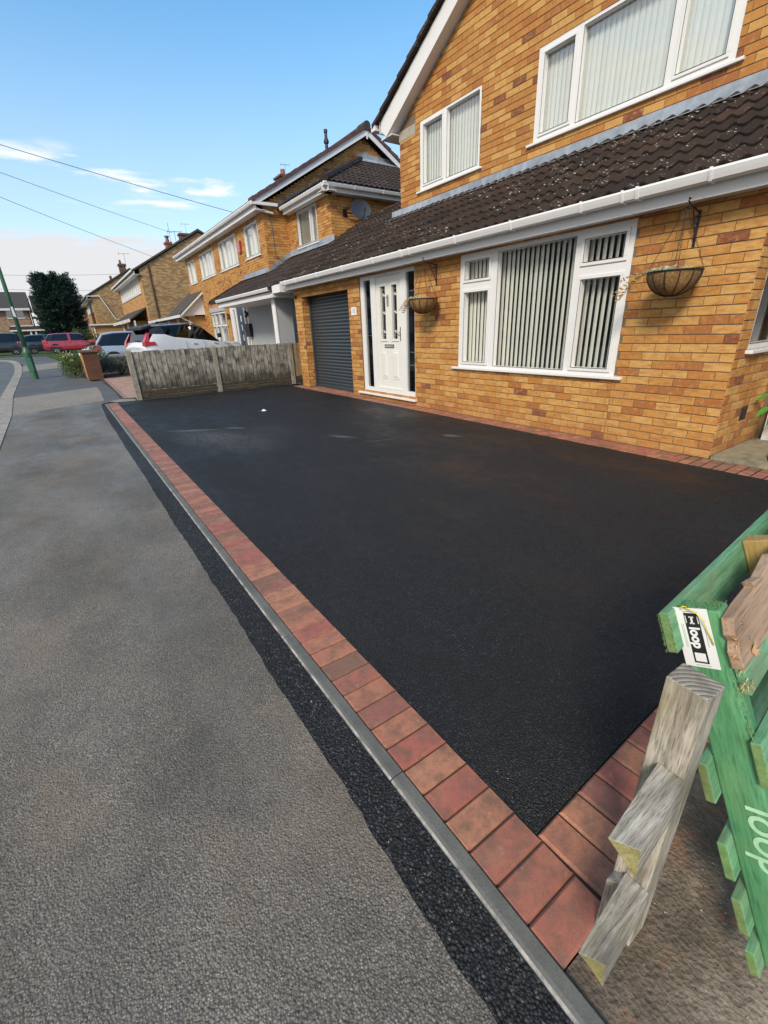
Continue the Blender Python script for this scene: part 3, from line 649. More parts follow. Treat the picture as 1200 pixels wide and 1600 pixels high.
uw.prism([pU.P(ulo, 5.18, 0), pU.P(uhi, 5.18, 0), pU.P(yc, 5.18+SL*(uhi-yc), 0)], (.12, 0, 0))
upw = uw.build('upper_wall', 'mortar', hA)
rw_ = wallmesh('return_wall', pR, cells(XA+.112, 6.5, -.02, 2.40, [(5.555, 6.45, 1.06, 2.25)]), 'mortar_grey', hA)
# inner leaves so the rooms are closed and dark
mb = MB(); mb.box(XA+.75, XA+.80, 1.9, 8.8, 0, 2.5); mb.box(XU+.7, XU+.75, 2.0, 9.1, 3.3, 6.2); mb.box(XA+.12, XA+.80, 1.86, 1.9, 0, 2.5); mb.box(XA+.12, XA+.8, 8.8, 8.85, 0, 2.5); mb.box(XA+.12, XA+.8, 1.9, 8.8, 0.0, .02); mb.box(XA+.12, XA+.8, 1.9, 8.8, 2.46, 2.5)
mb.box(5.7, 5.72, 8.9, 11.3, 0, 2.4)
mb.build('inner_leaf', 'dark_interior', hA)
mb = MB(); mb.box(XU+.12, 13, 9.12, 9.24, 3.3, 5.04); mb.box(6.5, 13, ulo, ulo+.12, -.02, 5.0); mb.box(XA+.12, 13, 11.5, 11.62, -.02, 2.5); mb.box(12.9, 13, ulo, 9.24, 0, 5.04); mb.box(6.50, 6.6, -2.2, 1.74, 0, 2.4)
mb.build('side_wall', 'mortar', hA)
# reveals of the garage opening
gr_ = MB(); gr_.box(XA+.115, XA+.30, 11.215, 11.33, -.01, 2.3); gr_.box(XA+.115, XA+.30, 8.79, 8.91, -.01, 2.3); gr_.box(XA+.115, XA+.32, 8.9, 11.25, 2.176, 2.38); gr_.build('garage_reveal', 'mortar', hA)
allb = []; walls = {'F': fw, 'U': upw, 'R': rw_, 'G': fw}; mats = {'F': 'brick', 'U': 'brick_upper', 'R': 'brick', 'G': 'brick'}
# the panel under the big window was rebuilt: its perpends do not line up with the old work
sub = (2.80, 5.56)
hA_holes = [winM, door, gar, (2.905, 5.53, 0.0, .765)]
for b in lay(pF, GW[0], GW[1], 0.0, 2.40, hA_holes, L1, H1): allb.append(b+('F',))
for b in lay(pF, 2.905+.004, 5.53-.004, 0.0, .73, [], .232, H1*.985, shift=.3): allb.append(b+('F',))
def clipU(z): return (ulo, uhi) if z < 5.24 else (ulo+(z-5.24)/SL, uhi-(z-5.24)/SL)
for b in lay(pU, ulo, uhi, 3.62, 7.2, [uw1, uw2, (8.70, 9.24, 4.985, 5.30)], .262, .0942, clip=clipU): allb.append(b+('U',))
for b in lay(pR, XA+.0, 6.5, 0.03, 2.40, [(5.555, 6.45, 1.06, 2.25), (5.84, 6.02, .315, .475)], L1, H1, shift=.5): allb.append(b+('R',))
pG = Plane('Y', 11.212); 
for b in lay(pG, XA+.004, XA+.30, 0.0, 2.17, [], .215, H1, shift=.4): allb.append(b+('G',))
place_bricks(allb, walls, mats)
mb = MB(); mb.box(XU-.01, XU+.1, 8.71, 9.26, 4.985, 5.16); mb.build('pad_stone', 'concrete_block', hA, bevel=.006)
# air brick in the return wall
ab = MB(); pR.box(ab, 5.84, 6.02, .315, .475, -.02, .004); pa = ab.build('air_brick', 'brick_dark', hA)
ab = MB()
for k in range(7): pR.box(ab, 5.85, 6.01, .325+k*.0205, .335+k*.0205, .004, .010)
ab.build('louvre', 'black_metal', pa)
# wall-foot joint: expansion joints in black mastic either side of the panel
# ---- big front window
lightsM = [(4.95, 5.415, 2.015, 2.25, 1), (4.95, 5.415, .852, 1.835, 1), (3.60, 4.785, .808, 2.295, 0), (3.0, 3.47, 2.015, 2.245, 1), (3.0, 3.47, .848, 1.83, 1)]
wm = window(hA, pF, winM[0], winM[1], winM[2], winM[3], lightsM, sill=.11, d0=-.07, d1=.0, sash=.042)
for k in range(37):
    y_ = 2.93+k*.078; blinds(wm, pF, y_, y_+.01,   .79, 2.32, -.15, .072, .087, -36+19*min(1, max(0, (y_-3.0)/2.4)), 'slat_fabric')
# ---- upper windows
lu1 = [(7.90, 8.44, 4.09, 5.045, 1), (6.955, 7.765, 4.04, 5.085, 0)]
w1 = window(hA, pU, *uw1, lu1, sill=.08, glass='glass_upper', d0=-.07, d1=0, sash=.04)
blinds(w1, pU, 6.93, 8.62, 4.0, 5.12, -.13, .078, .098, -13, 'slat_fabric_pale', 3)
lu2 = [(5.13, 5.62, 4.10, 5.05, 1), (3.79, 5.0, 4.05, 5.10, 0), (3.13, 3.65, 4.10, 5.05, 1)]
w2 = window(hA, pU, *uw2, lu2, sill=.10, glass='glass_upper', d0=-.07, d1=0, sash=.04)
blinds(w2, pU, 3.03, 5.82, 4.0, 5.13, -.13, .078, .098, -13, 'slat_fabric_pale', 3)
window(hA, pR, 5.555, 6.45, 1.06, 2.25, [(5.62, 6.39, 1.12, 2.19, 0)], sill=.05, glass='glass_dark', d0=-.07, d1=-.01, sill_d=.08)
# ---- front door set
dp = Plane('X', XA+.02)
sideL = (8.085, 8.335, .235, 2.27); sideR = (6.69, 6.94, .245, 2.285); leaf = (7.105, 7.915, .235, 2.295)
mb = MB()
for c in cells(door[0], door[1], door[2], door[3], [sideL, sideR, leaf]): dp.box(mb, *c, -.07, .0)
dset = mb.build('door_frame', 'upvc', hA)
for s_ in (sideL, sideR):
    mb = MB(); dp.quad(mb, *s_, -.03); mb.build('side_light', 'glass_dark', dset)
    mb = MB(); pp = .018
    for zz in ((.72, .95, 1.72, 1.98) if s_ is sideR else (1.25,)): dp.box(mb, s_[0], s_[1], zz, zz+.012, -.06, -.05)
    mb.build('glazing_bar', 'print_grey', dset)
    mb = MB(); dp.box(mb, s_[0]-.03, s_[1]+.03, s_[2]-.02, s_[3]+.02, -.36, -.35); mb.build('hall_backdrop', 'hall_grey', dset)
gl1 = (7.595, 7.765, 1.19, 2.12); gl2 = (7.225, 7.39, 1.19, 2.12)
mb = MB()
for c in cells(leaf[0]+.004, leaf[1]-.004, leaf[2]+.004, leaf[3]-.004, [gl1, gl2]): dp.box(mb, *c, -.065, -.02)
dl = mb.build('door_leaf', 'upvc_cream', hA)
for g in (gl1, gl2):
    mb = MB(); 
    for c in cells(g[0]-.035, g[1]+.035, g[2]-.045, g[3]+.045, [g]): dp.box(mb, *c, -.02, -.006)
    mb.build('glazing_bead', 'upvc_cream', dl, bevel=.005)
    mb = MB(); dp.quad(mb, *g, -.05); mb.build('leaded_glass', 'glass_dark', dl)
    mb = MB(); um = (g[0]+g[1])/2
    for du in (-.045, .045): dp.box(mb, um+du-.003, um+du+.003, g[2], g[3], -.049, -.044)
    for zz in (g[2]+.06, g[3]-.06): dp.box(mb, g[0], g[1], zz, zz+.006, -.049, -.044)
    mb.build('leading', 'print_grey', dl)
    for zz in (1.32, 1.66, 1.97):     # small bevelled flower motifs
        mb = MB()
        for k in range(6):
            a = k*math.pi/3+.3; r0, r1 = .006, .034 if k % 3 else .06
            q = [dp.P(um+r0*math.cos(a+d_), zz+r0*math.sin(a+d_), -.042) for d_ in (-1.2, 1.2)]+[dp.P(um+r1*.6*math.cos(a+.25), zz+r1*.6*math.sin(a+.25), -.042), dp.P(um+r1*math.cos(a), zz+r1*math.sin(a), -.042), dp.P(um+r1*.6*math.cos(a-.25), zz+r1*.6*math.sin(a-.25), -.042)]
            mb.prism(q, (-.004, 0, 0))
        mb.build('glass_motif', 'label_white', dl)
    mb = MB(); dp.box(mb, g[0]-.1, g[1]+.1, g[2]-.1, g[3]+.1, -.30, -.29); mb.build('hall_backdrop', 'hall_grey', dl)
for (a, b) in ((7.59, 7.77), (7.20, 7.40)):     # raised lower panels
    mb = MB(); dp.box(mb, a-.01, b+.01, .44, .98, -.02, -.012); 
    mb.hexa([dp.P(a+.012, .47, -.012), dp.P(b-.012, .47, -.012), dp.P(b-.012, .955, -.012), dp.P(a+.012, .955, -.012), dp.P(a+.035, .50, -.003), dp.P(b-.035, .50, -.003), dp.P(b-.035, .93, -.003), dp.P(a+.035, .93, -.003)])
    mb.build('door_panel', 'upvc_cream', dl, bevel=.003)
mb = MB(); dp.box(mb, 7.35, 7.665, 1.028, 1.094, -.02, -.008); lb = mb.build('letter_box', 'chrome', dl, bevel=.004)
mb = MB(); dp.box(mb, 7.375, 7.64, 1.04, 1.075, -.008, -.004); mb.build('flap', 'print_grey', lb, bevel=.002)
mb = MB(); mb.tube([dp.P(7.512, 1.955, .0), dp.P(7.512, 1.93, .012), dp.P(7.50, 1.86, .014), dp.P(7.512, 1.80, .006)], [.016, .02, .014, .02], 8); dp.box(mb, 7.495, 7.53, 1.78, 1.97, -.02, -.008); mb.build('knocker', 'print_grey', dl)
mb = MB(); dp.box(mb, 7.105+.012, 7.15, 1.155, 1.40, -.02, -.010); hd = mb.build('handle_plate', 'chrome', dl, bevel=.004)
mb = MB(); mb.tube([dp.P(7.132, 1.305, -.01), dp.P(7.132, 1.305, .035), dp.P(7.17, 1.305, .045), dp.P(7.27, 1.30, .04)], .011, 8); mb.build('lever', 'chrome', hd, smooth=True)
mb = MB(); dp.box(mb, leaf[0], leaf[1], leaf[2]-.0, leaf[2]+.035, -.02, .004); mb.build('weather_bar', 'upvc', dl, bevel=.006)
mb = MB(); dp.box(mb, 6.60, 8.62, .085, .122, -.07, .09); dp.box(mb, 6.655, 8.455, .122, .166, -.07, .012); mb.build('door_sill', 'upvc', dset, bevel=.006)
# ---- roller garage door of convex slats
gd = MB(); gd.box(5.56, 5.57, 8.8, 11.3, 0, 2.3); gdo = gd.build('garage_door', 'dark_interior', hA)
sm = MB(); n = 8; prof = [(5.525-.016*math.sin(math.pi*k/n), .0385*(2*k/n-1)*.97) for k in range(n+1)]
vs = [(x, yv, z) for x, z in prof for yv in (-1.13, 1.13)]; sm.add(vs, [(2*i, 2*i+1, 2*i+3, 2*i+2) for i in range(n)])
o = sm.build('slat', 'anthracite', smooth=True); slm = o.data; bpy.data.objects.remove(o)
for k in range(29): copy_at(slm, 'slat', (0, 10.06, .05+k*.077), gdo)
mb = MB(); mb.box(5.48, 5.55, 11.13, 11.21, 0, 2.17); mb.box(5.48, 5.55, 8.915, 8.965, 0, 2.17); mb.build('guide_rail', 'anthracite', gdo)
mb = MB(); mb.box(5.50, 5.54, 8.97, 11.12, 0.0, .04); mb.build('bottom_bar', 'anthracite', gdo, bevel=.004)
# ---- lean-to roof of double-roll tiles
RX0, RZ0, RS = 5.06, 2.565, .57
def roofpt(x): return RZ0+RS*(x-RX0)
def tile_mesh(name, mat, W_=.336, G_=.335, seg=14, amp=.030, thick=.020):
    # local: x across the roof (eaves direction), y up the slope, z normal; nose at y=0
    mb = MB(); Lt = G_+.05
    def h(u):
        f = (u*2) % 1.0
        return amp*(math.sin(math.pi*f/.62)**1.0 if f < .62 else -.12*math.sin(math.pi*(f-.62)/.38))
    vs = []
    for i in range(seg+1):
        u = i/seg; x = (u-.5)*W_; z = h(min(u, .9999))
        vs += [(x, 0, z-thick*1.1+.026), (x, 0, z+.026), (x, Lt, z)]
    fs = []
    for i in range(seg):
        a, b = 3*i, 3*i+3; fs += [(a, b, b+1, a+1), (a+1, b+1, b+2, a+2)]
    mb.add(vs, fs); o = mb.build(name, mat); me = o.data
    for p in me.polygons: p.use_smooth = abs(p.normal.y) < .8
    bpy.data.objects.remove(o); return me
TM = tile_mesh('tile', 'tile')
th = math.atan(RS); ct, st_ = math.cos(th), math.sin(th)
mb = MB()
mb.hexa([(RX0+.03, -1.4, roofpt(RX0+.03)-.09), (8.25, -1.4, roofpt(8.25)-.09), (8.25, 12.15, roofpt(8.25)-.09), (RX0+.03, 12.15, roofpt(RX0+.03)-.09), (RX0+.03, -1.4, roofpt(RX0+.03)-.012), (8.25, -1.4, roofpt(8.25)-.012), (8.25, 12.15, roofpt(8.25)-.012), (RX0+.03, 12.15, roofpt(RX0+.03)-.012)])
ro = mb.build('lean_to_roof', 'dark_interior', hA)
tl = []
rows = int(3.2/ct/.335)+1; cols = int(13.4/.336)
for r in range(rows):
    for c in range(cols+1):
        s_ = r*.335; yv = 12.05-c*.336; xx = RX0-.035+s_*ct; zz = RZ0-.02+s_*st_
        if yv < 9.2 and xx > 6.78: continue
        if xx > 8.0: continue
        tl.append((xx, yv, zz))
R0 = Matrix(((0, ct, -st_), (-1, 0, 0), (0, st_, ct))).to_euler()   # x->-Y, y->up slope
tl.sort(key=lambda p: (not onscreen(p, 5), (Vector(p)-EYE).length))
restt = []
for i, p in enumerate(tl):
    rot = (R0.x+random.uniform(-.008, .008), R0.y+random.uniform(-.008, .008), R0.z+random.uniform(-.01, .01))
    if i < 300: copy_at(TM, 'roof_tile', (p[0], p[1], p[2]+random.uniform(-.003, .004)), ro, rot)
    else: restt.append((p, rot))
def joined_tiles(me, items, name, parent, mat):
    from mathutils import Euler
    mb = MB(); base = [v.co.copy() for v in me.vertices]; fs = [tuple(p.vertices) for p in me.polygons]
    for p, rot in items:
        Mx = Matrix.Translation(p) @ Euler(rot).to_matrix().to_4x4(); mb.add([Mx @ v for v in base], fs, 0, random.uniform(.001, .999))
    o = mb.build(name, mat, parent); o['kind'] = 'stuff'; return o
if restt: joined_tiles(TM, restt, 'roof_tiles', ro, 'tile')
# lead flashing dressed over the top course
mb = MB(); y = 1.0; k = 0
while y < 9.5:
    y1 = min(y+1.5, 9.52); zt = 3.80+(.004 if k % 2 else 0)
    mb.prism([(XU-.012-.003*(k % 2), y, zt), (XU-.022-.003*(k % 2), y, 3.66), (XU-.20, y, roofpt(XU-.20)+.055+.002*(k % 2)), (XU-.20, y, roofpt(XU-.20)+.048), (XU-.012, y, 3.64), (XU-.004, y, zt)], (0, y1-y+.05*(k % 2), 0)); y = y1; k += 1
mb.build('lead_flashing', 'lead', hA, bevel=.003)
# gutter, fascia and soffit
GY0, GY1 = -1.4, 11.62
def gutter(parent, prof, a, b, axis='Y', clips=(), mat='upvc'):
    mb = MB(); 
    mb.prism(prof(a), b); o = mb.build('gutter', mat, parent); return o
gp = [(4.945, 2.548), (4.938, 2.53), (4.948, 2.50), (4.962, 2.465), (5.035, 2.455), (5.045, 2.535), (5.037, 2.535), (5.03, 2.468), (4.968, 2.474), (4.955, 2.503), (4.948, 2.53), (4.955, 2.548)]
mb = MB(); mb.prism([(x, GY0, z) for x, z in gp], (0, GY1-GY0, 0)); go = mb.build('gutter', 'upvc', hA)
cp = [(4.935, 2.556), (4.928, 2.53), (4.939, 2.495), (4.955, 2.455), (5.05, 2.444), (5.055, 2.50), (5.0, 2.478), (4.955, 2.52), (4.95, 2.556)]
for yv, wdt in [(1.35, .03), (2.13, .022), (2.75, .03), (2.9, .022), (3.35, .022), (4.3, .022), (5.3, .022), (6.35, .022), (6.55, .06), (7.4, .022), (8.5, .022), (9.6, .022), (10.7, .022), (11.3, .022)]:
    mb = MB(); mb.prism([(x, yv, z) for x, z in cp], (0, wdt, 0)); mb.build('gutter_clip', 'upvc', go)
mb = MB(); mb.box(5.085, 5.105, GY0, GY1+.05, 2.36, 2.53); mb.box(5.105, XA+.02, GY0, GY1+.05, 2.375, 2.392); mb.build('fascia', 'upvc', hA)
mb = MB(); mb.prism([(4.95, GY1+.08, 2.33), (XA+.1, GY1+.08, 2.33), (XA+.1, GY1+.08, 2.68), (5.10, GY1+.08, 2.56), (4.95, GY1+.08, 2.50)], (0, .5, 0)); mb.build('box_end', 'upvc', hA, bevel=.004)
# ---- upper gable: bargeboard, verge tiles and roof slopes
def zlo(y): return 5.09+.565*(9.42-y)
def zhi(y): return 5.42+.510*(9.60-y)
def bz(y): return 5.37+.510*(9.76-y)
mb = MB()
for sgn in (1, -1):
    def Y(y): return y if sgn > 0 else 2*yc-y
    mb.prism([(6.78, Y(9.60), 5.24), (6.78, Y(9.42), 5.11), (6.78, Y(yc), zlo(yc)), (6.78, Y(yc), zhi(yc)), (6.78, Y(9.60), 5.42)], (.022, 0, 0))
    mb.prism([(6.802, Y(9.42), 5.125), (6.802, Y(yc), zlo(yc)+.015), (6.802, Y(yc), zlo(yc)), (6.802, Y(9.42), 5.11)], (.25, 0, 0))
    mb.prism([(6.802, Y(9.60), 5.24), (6.802, Y(9.42), 5.11), (6.802, Y(9.42), 5.125), (6.802, Y(9.60), 5.26)], (.25, 0, 0))
bo = mb.build('bargeboard', 'upvc', hA)
mb = MB()
for sgn in (1, -1):
    def Y(y): return y if sgn > 0 else 2*yc-y
    mb.prism([(6.72, Y(9.78), 5.385), (6.72, Y(9.78), 5.42), (6.72, Y(yc), bz(yc)+.05), (6.72, Y(yc), bz(yc)+.01)], (6.5, 0, 0))
rf = mb.build('upper_roof', 'tile_clean', hA)
k = 0; yy = 9.80
while yy > yc:
    z0 = bz(yy)+.05; y2 = yy-.31; z2 = bz(y2)+.05
    mb = MB(); mb.hexa([(6.69, yy+.03, z0-.065), (7.05, yy+.03, z0-.065), (7.05, y2, z2-.065), (6.69, y2, z2-.065), (6.69, yy+.03, z0+.022), (7.05, yy+.03, z0+.022), (7.05, y2, z2+.0), (6.69, y2, z2+.0)])
    mb.build('verge_tile', 'tile_clean', rf, bevel=.006); yy = y2
mb = MB(); mb.tube([(6.74, yc, bz(yc)+.12), (13.2, yc, bz(yc)+.12)], .11, 10); mb.build('ridge_tile', 'tile_clean', rf)
mb = MB(); mb.box(6.70, 12.9, 9.72, 9.86, 5.29, 5.39); mb.box(6.78, 12.9, 9.64, 9.66, 5.22, 5.42); mb.box(6.80, 12.9, 9.24, 9.64, 5.10, 5.12); mb.build('side_gutter', 'upvc', hA)
# porch wall to the right: back wall, white frame foot
mb = MB(); mb.box(6.44, 6.50, 1.57, 1.66, .03, 2.3); mb.box(6.44, 6.5, .6, .70, .03, 2.3); mb.box(6.44, 6.5, .70, 1.57, 2.2, 2.3); pf_ = mb.build('porch_frame', 'upvc', hA)
mb = MB(); mb.box(6.46, 6.47, .70, 1.57, .03, 2.2); mb.build('pane', 'glass_dark', pf_)
# small black lamp by the garage
mb = MB(); mb.lathe((XA-.045, 11.50, 2.16), [(0, 0), (.035, 0), (.035, .07), (0, .07)], 12); mb.box(XA-.05, XA, 11.48, 11.52, 2.18, 2.21); mb.build('wall_light', 'black_metal', hA)
# house number plate
mb = MB(); pF.box(mb, 8.60, 8.805, 1.665, 1.82, .006, .014); sg = mb.build('number_plate', 'label_white', hA, bevel=.002)
def text(body, size, loc, rot, mat, parent, name='lettering', extrude=.001, space=1.0, shear=0.0, bold=0.0):
    cu = bpy.data.curves.new(name, 'FONT'); cu.body = body; cu.size = size; cu.extrude = extrude; cu.align_x = 'CENTER'; cu.align_y = 'CENTER'; cu.space_character = space; cu.shear = shear; cu.offset = bold
    o = bpy.data.objects.new(name, cu); C.objects.link(o); dg = bpy.context.evaluated_depsgraph_get(); me = bpy.data.meshes.new_from_object(o.evaluated_get(dg)); bpy.data.objects.remove(o)
    me.materials.clear(); me.materials.append(M[mat]); o = bpy.data.objects.new(name, me); C.objects.link(o)
    if isinstance(rot, Matrix): o.matrix_world = Matrix.Translation(loc) @ rot.to_4x4()
    else: o.location = loc; o.rotation_euler = rot
    if parent is not None: hang(o, parent)
    return o
RW = Matrix(((0, 0, -1), (-1, 0, 0), (0, 1, 0)))     # text lying in an X plane, read from the street
text('15', .115, pF.P(8.70, 1.745, .016), RW, 'print_grey', sg, bold=.002)
# two wrought brackets and the hanging baskets they carry
def bracket(y, tipx):
    mb = MB(); a = XA-.008
    mb.box(a-.008, XA-.001+.0, y-.012, y+.012, 2.005, 2.31)
    mb.tube([(a, y, 2.285), (tipx, y, 2.345)], .007, 6); mb.tube([(a, y, 2.03), (a-.05, y, 2.15), (tipx+.08, y, 2.33)], .006, 6)
    mb.tube([(a-.02, y, 2.26), (a-.10, y, 2.25), (a-.13, y, 2.29), (a-.09, y, 2.31)], .005, 6); mb.tube([(a-.02, y, 2.20), (a-.06, y, 2.19), (a-.07, y, 2.23), (a-.04, y, 2.25)], .005, 6)
    mb.tube([(tipx, y, 2.345), (tipx-.02, y, 2.36), (tipx-.015, y, 2.38), (tipx+.01, y, 2.375)], .007, 6)
    mb.lathe((tipx+.003, y, 2.315), [(.02, -.004), (.026, 0), (.02, .004), (.016, 0), (.02, -.004)], 12)
    return mb.build('basket_bracket', 'black_metal', hA)
def basket(x, y, zr, r, ztip, label, seed, rust):
    t = thing('hanging_basket', label, 'hanging basket', (x, y, zr-.02), 'hanging baskets on the house front'); rr = random.Random(seed); dep = r*.92
    prof = [(r*.97*math.cos(a), -dep*math.sin(a)) for a in [k*math.pi/2/9 for k in range(10)]]; mb = MB(); mb.lathe((x, y, zr), prof[::-1], 28); mb.build('coir_liner', 'coir', t, smooth=True)
    mb = MB(); mb.lathe((x, y, zr-.015), [(0, 0), (r*.95, .0)], 24); mb.build('compost', 'compost', t)
    m_ = 'rust_metal' if rust else 'black_metal'
    mb = MB(); mb.tube([(x+r*math.cos(a), y+r*math.sin(a), zr) for a in [k*2*math.pi/32 for k in range(33)]], .007, 6); mb.tube([(x+.06*math.cos(a), y+.06*math.sin(a), zr-dep*1.0) for a in [k*2*math.pi/16 for k in range(17)]], .005, 5); mb.build('rim', m_, t)
    for k in range(12):
        a = k*math.pi/6+.1; mb = MB(); mb.tube([(x+r*1.01*math.cos(q)*math.cos(a), y+r*1.01*math.cos(q)*math.sin(a), zr-dep*1.02*math.sin(q)) for q in [j*math.pi/2/8 for j in range(8)]], .005, 5); mb.build('rib', m_, t)
    top = Vector((x, y, ztip)); mb = MB(); mb.lathe(top+Vector((0, 0, -.005)), [(.010, -.004), (.016, 0), (.010, .004), (.006, 0), (.010, -.004)], 10); mb.build('ring', m_, t)
    for k in range(4):
        a = k*math.pi/2+.5; b = Vector((x+r*math.cos(a), y+r*math.sin(a), zr)); n = int((top-b).length/.024); mb = MB(); d = (b-top)/n; u_ = d.normalized(); s1 = u_.cross(Vector((1, 0, .3))).normalized(); s2 = u_.cross(s1)
        for j in range(n):
            c = top+d*(j+.5); s_ = s1 if j % 2 else s2; q = [c-d*.62, c-d*.3+s_*.006, c+d*.3+s_*.006, c+d*.62, c+d*.3-s_*.006, c-d*.3-s_*.006, c-d*.62]; mb.tube(q, .0018, 4, caps=False)
        mb.build('chain', m_, t)
    mb = MB()
    for k in range(260):
        a = rr.gauss(2.1, 1.0); q = r*math.sqrt(rr.random())*.98; hgt = rr.uniform(0, .045); c = Vector((x+q*math.cos(a), y+q*math.sin(a), zr-.01+hgt)); s_ = rr.uniform(.010, .022)
        v1 = Vector((rr.gauss(0, 1), rr.gauss(0, 1), rr.gauss(0, .5))).normalized()*s_; v2 = v1.orthogonal().normalized()*s_*.6; mb.add([c-v1, c+v2, c+v1, c-v2], [(0, 1, 2, 3)], 0, rr.random())
    pl = mb.build('trailing_plant', 'trail_leaf', t); pl['kind'] = 'stuff'
    mb = MB()
    for s0 in range(5):
        c = Vector((x-r*.3+rr.uniform(-.02, .02), y+r*(.95+.05*rr.random()), zr+.01)); dv = Vector((rr.uniform(-.3, .1), .9, rr.uniform(-.55, .25)))*.03
        for j in range(9):
            c = c+dv+Vector((rr.uniform(-.008, .008), rr.uniform(-.008, .008), -.0025*j)); 
            for e in range(2):
                v1 = Vector((rr.gauss(0, 1), rr.gauss(0, 1), rr.gauss(0, .6))).normalized()*.028; v2 = v1.orthogonal().normalized()*.013; mb.add([c-v1, c+v2, c+v1, c-v2], [(0, 1, 2, 3)], 0, rr.random())
    ds = mb.build('dry_stem', 'dry_leaf', t); ds['kind'] = 'stuff'
for yb, tip in ((2.312, 5.05), (6.075, 5.02)): bracket(yb, tip)
basket(5.02, 2.312, 1.79, .232, 2.312, 'nearer hanging basket, on the brick wall right of the big window', 3, False)
basket(5.01, 6.075, 1.80, .232, 2.312, 'farther hanging basket, between the white front door and the big window', 5, True)
# ------------------------------------------------------------------ house B beyond the fence
hB = thing('detached_house', 'brick house past the fence with a grey rendered porch and hipped side extension', 'house', (9.0, 16.0, 0))
XE, XB, YB, YE = 7.0, 6.2, 15.29, 12.42
pE = Plane('X', XE); pB = Plane('X', XB); pD = Plane('Y', YE); pS = Plane('Y', YB)
HB, LB = .0715, .205
ew = (13.25, 14.59, 3.80, 4.75)
bw = [(15.85, 17.22, 3.78, 4.74), (18.10, 20.33, 3.74, 4.74), (21.15, 23.42, 3.73, 4.72), (24.30, 25.72, 3.72, 4.70)]
pw = (20.75, 23.0, .95, 2.30)
e_w = wallmesh('extension_front_wall', pE, cells(YE, YB, 2.9, 4.92, [ew]), 'mortar', hB)
d_w = wallmesh('extension_side_wall', pD, cells(XE+.115, 12.0, 2.9, 4.92, []), 'mortar', hB)
b_w = wallmesh('front_wall', pB, cells(YB, 26.05, -.02, 4.95, bw+[pw, (17.9, 20.1, .0, 2.42)]), 'mortar', hB)
mb = MB(); SB = .567; XRB = 10.07
mb.prism([(XB+.115, YB, 2.6), (13.94, YB, 2.6), (13.94, YB, 5.05), (XRB, YB, 7.24), (XB+.115, YB, 5.05)], (0, .15, 0)); s_w = mb.build('gable_wall', 'mortar', hB)
mb = MB(); mb.box(XE+.9, XE+.95, YE+.1, YB-.1, 2.9, 4.9); mb.box(XB+.9, XB+.95, YB+.16, 26, 0, 4.9); mb.box(13.8, 13.94, YB, 26.05, 0, 5.0); mb.box(XB, 13.94, 25.95, 26.05, 0, 4.95)
mb.prism([(XB, 26.0, 4.9), (13.94, 26.0, 4.9), (XRB, 26.0, 7.2)], (0, .05, 0)); mb.build('inner_leaf', 'dark_interior', hB)
bb = []; wB = {'E': e_w, 'D': d_w, 'B': b_w, 'S': s_w}; mB = {'E': 'brick', 'D': 'brick', 'B': 'brick', 'S': 'brick'}
for b in lay(pE, YE, YB, 3.3, 4.80, [ew], LB, HB, j=.008): bb.append(b+('E',))
for b in lay(pD, XE, 10.6, 3.3, 4.80, [], LB, HB, j=.008): bb.append(b+('D',))
for b in lay(pB, YB, 26.05, 1.0, 4.90, bw+[pw, (17.9, 20.1, .0, 2.42)], LB, HB, j=.008): bb.append(b+('B',))
def clipS(z): return (XB, 13.9) if z < 5.05 else (XB+(z-5.05)/SB, 13.9-(z-5.05)/SB)
for b in lay(pS, XB, 13.9, 3.0, 7.15, [(XE+.02, 13.9, 0, 5.06)], LB, HB, clip=clipS, j=.008): bb.append(b+('S',))
place_bricks(bb, wB, mB, 300)
# windows with venetian slats / pale blinds
def mulls(u0, u1, z0, z1, parts, e=.06):
    us = [u0+(u1-u0)*p for p in parts]; return [(a+e*.7, b-e*.7, z0+e, z1-e, 1) for a, b in zip(us, us[1:])]
we = window(hB, pE, *ew, mulls(*ew, [0, .32, 1]), sill=.05, glass='glass', d0=-.08, d1=-.01, sash=.02)
mb = MB()
for k in range(19):
    zz = ew[2]+.08+k*.044; mb.hexa([pE.P(ew[0]+.03, zz, -.14), pE.P(ew[1]-.06, zz, -.14), pE.P(ew[1]-.06, zz+.02, -.10), pE.P(ew[0]+.03, zz+.02, -.10), pE.P(ew[0]+.03, zz+.004, -.14), pE.P(ew[1]-.06, zz+.004, -.14), pE.P(ew[1]-.06, zz+.024, -.10), pE.P(ew[0]+.03, zz+.024, -.10)])
mb.build('shutter_slats', 'slat_fabric', we)
for q, parts in zip(bw, ([0, .38, 1], [0, .32, .74, 1], [0, .3, .72, 1], [0, .5, 1])):
    o = window(hB, pB, *q, mulls(*q, parts), sill=.05, glass='glass_upper', d0=-.08, d1=-.01, sash=.02)
    mb = MB(); pB.box(mb, q[0]+.02, q[1]-.02, q[2]+.03, q[3]-.03, -.2, -.19); mb.build('blind', 'slat_fabric_pale', o)
o = window(hB, pB, *pw, [(pw[0]+.06, pw[0]+.95, pw[2]+.06, 1.72, 1), (pw[0]+.06, pw[0]+.95, 1.82, pw[3]-.06, 1), (pw[0]+1.05, pw[0]+1.65, pw[2]+.06, 1.72, 1), (pw[0]+1.05, pw[0]+1.65, 1.82, pw[3]-.06, 1), (pw[0]+1.75, pw[1]-.06, pw[2]+.06, 1.72, 1), (pw[0]+1.75, pw[1]-.06, 1.82, pw[3]-.06, 1)], sill=.05, glass='glass', d0=-.08, d1=-.01, sash=.02)
mb = MB(); pB.box(mb, pw[0]+.02, pw[1]-.02, pw[2], pw[3], -.3, -.29); mb.build('blind', 'grey_render', o)
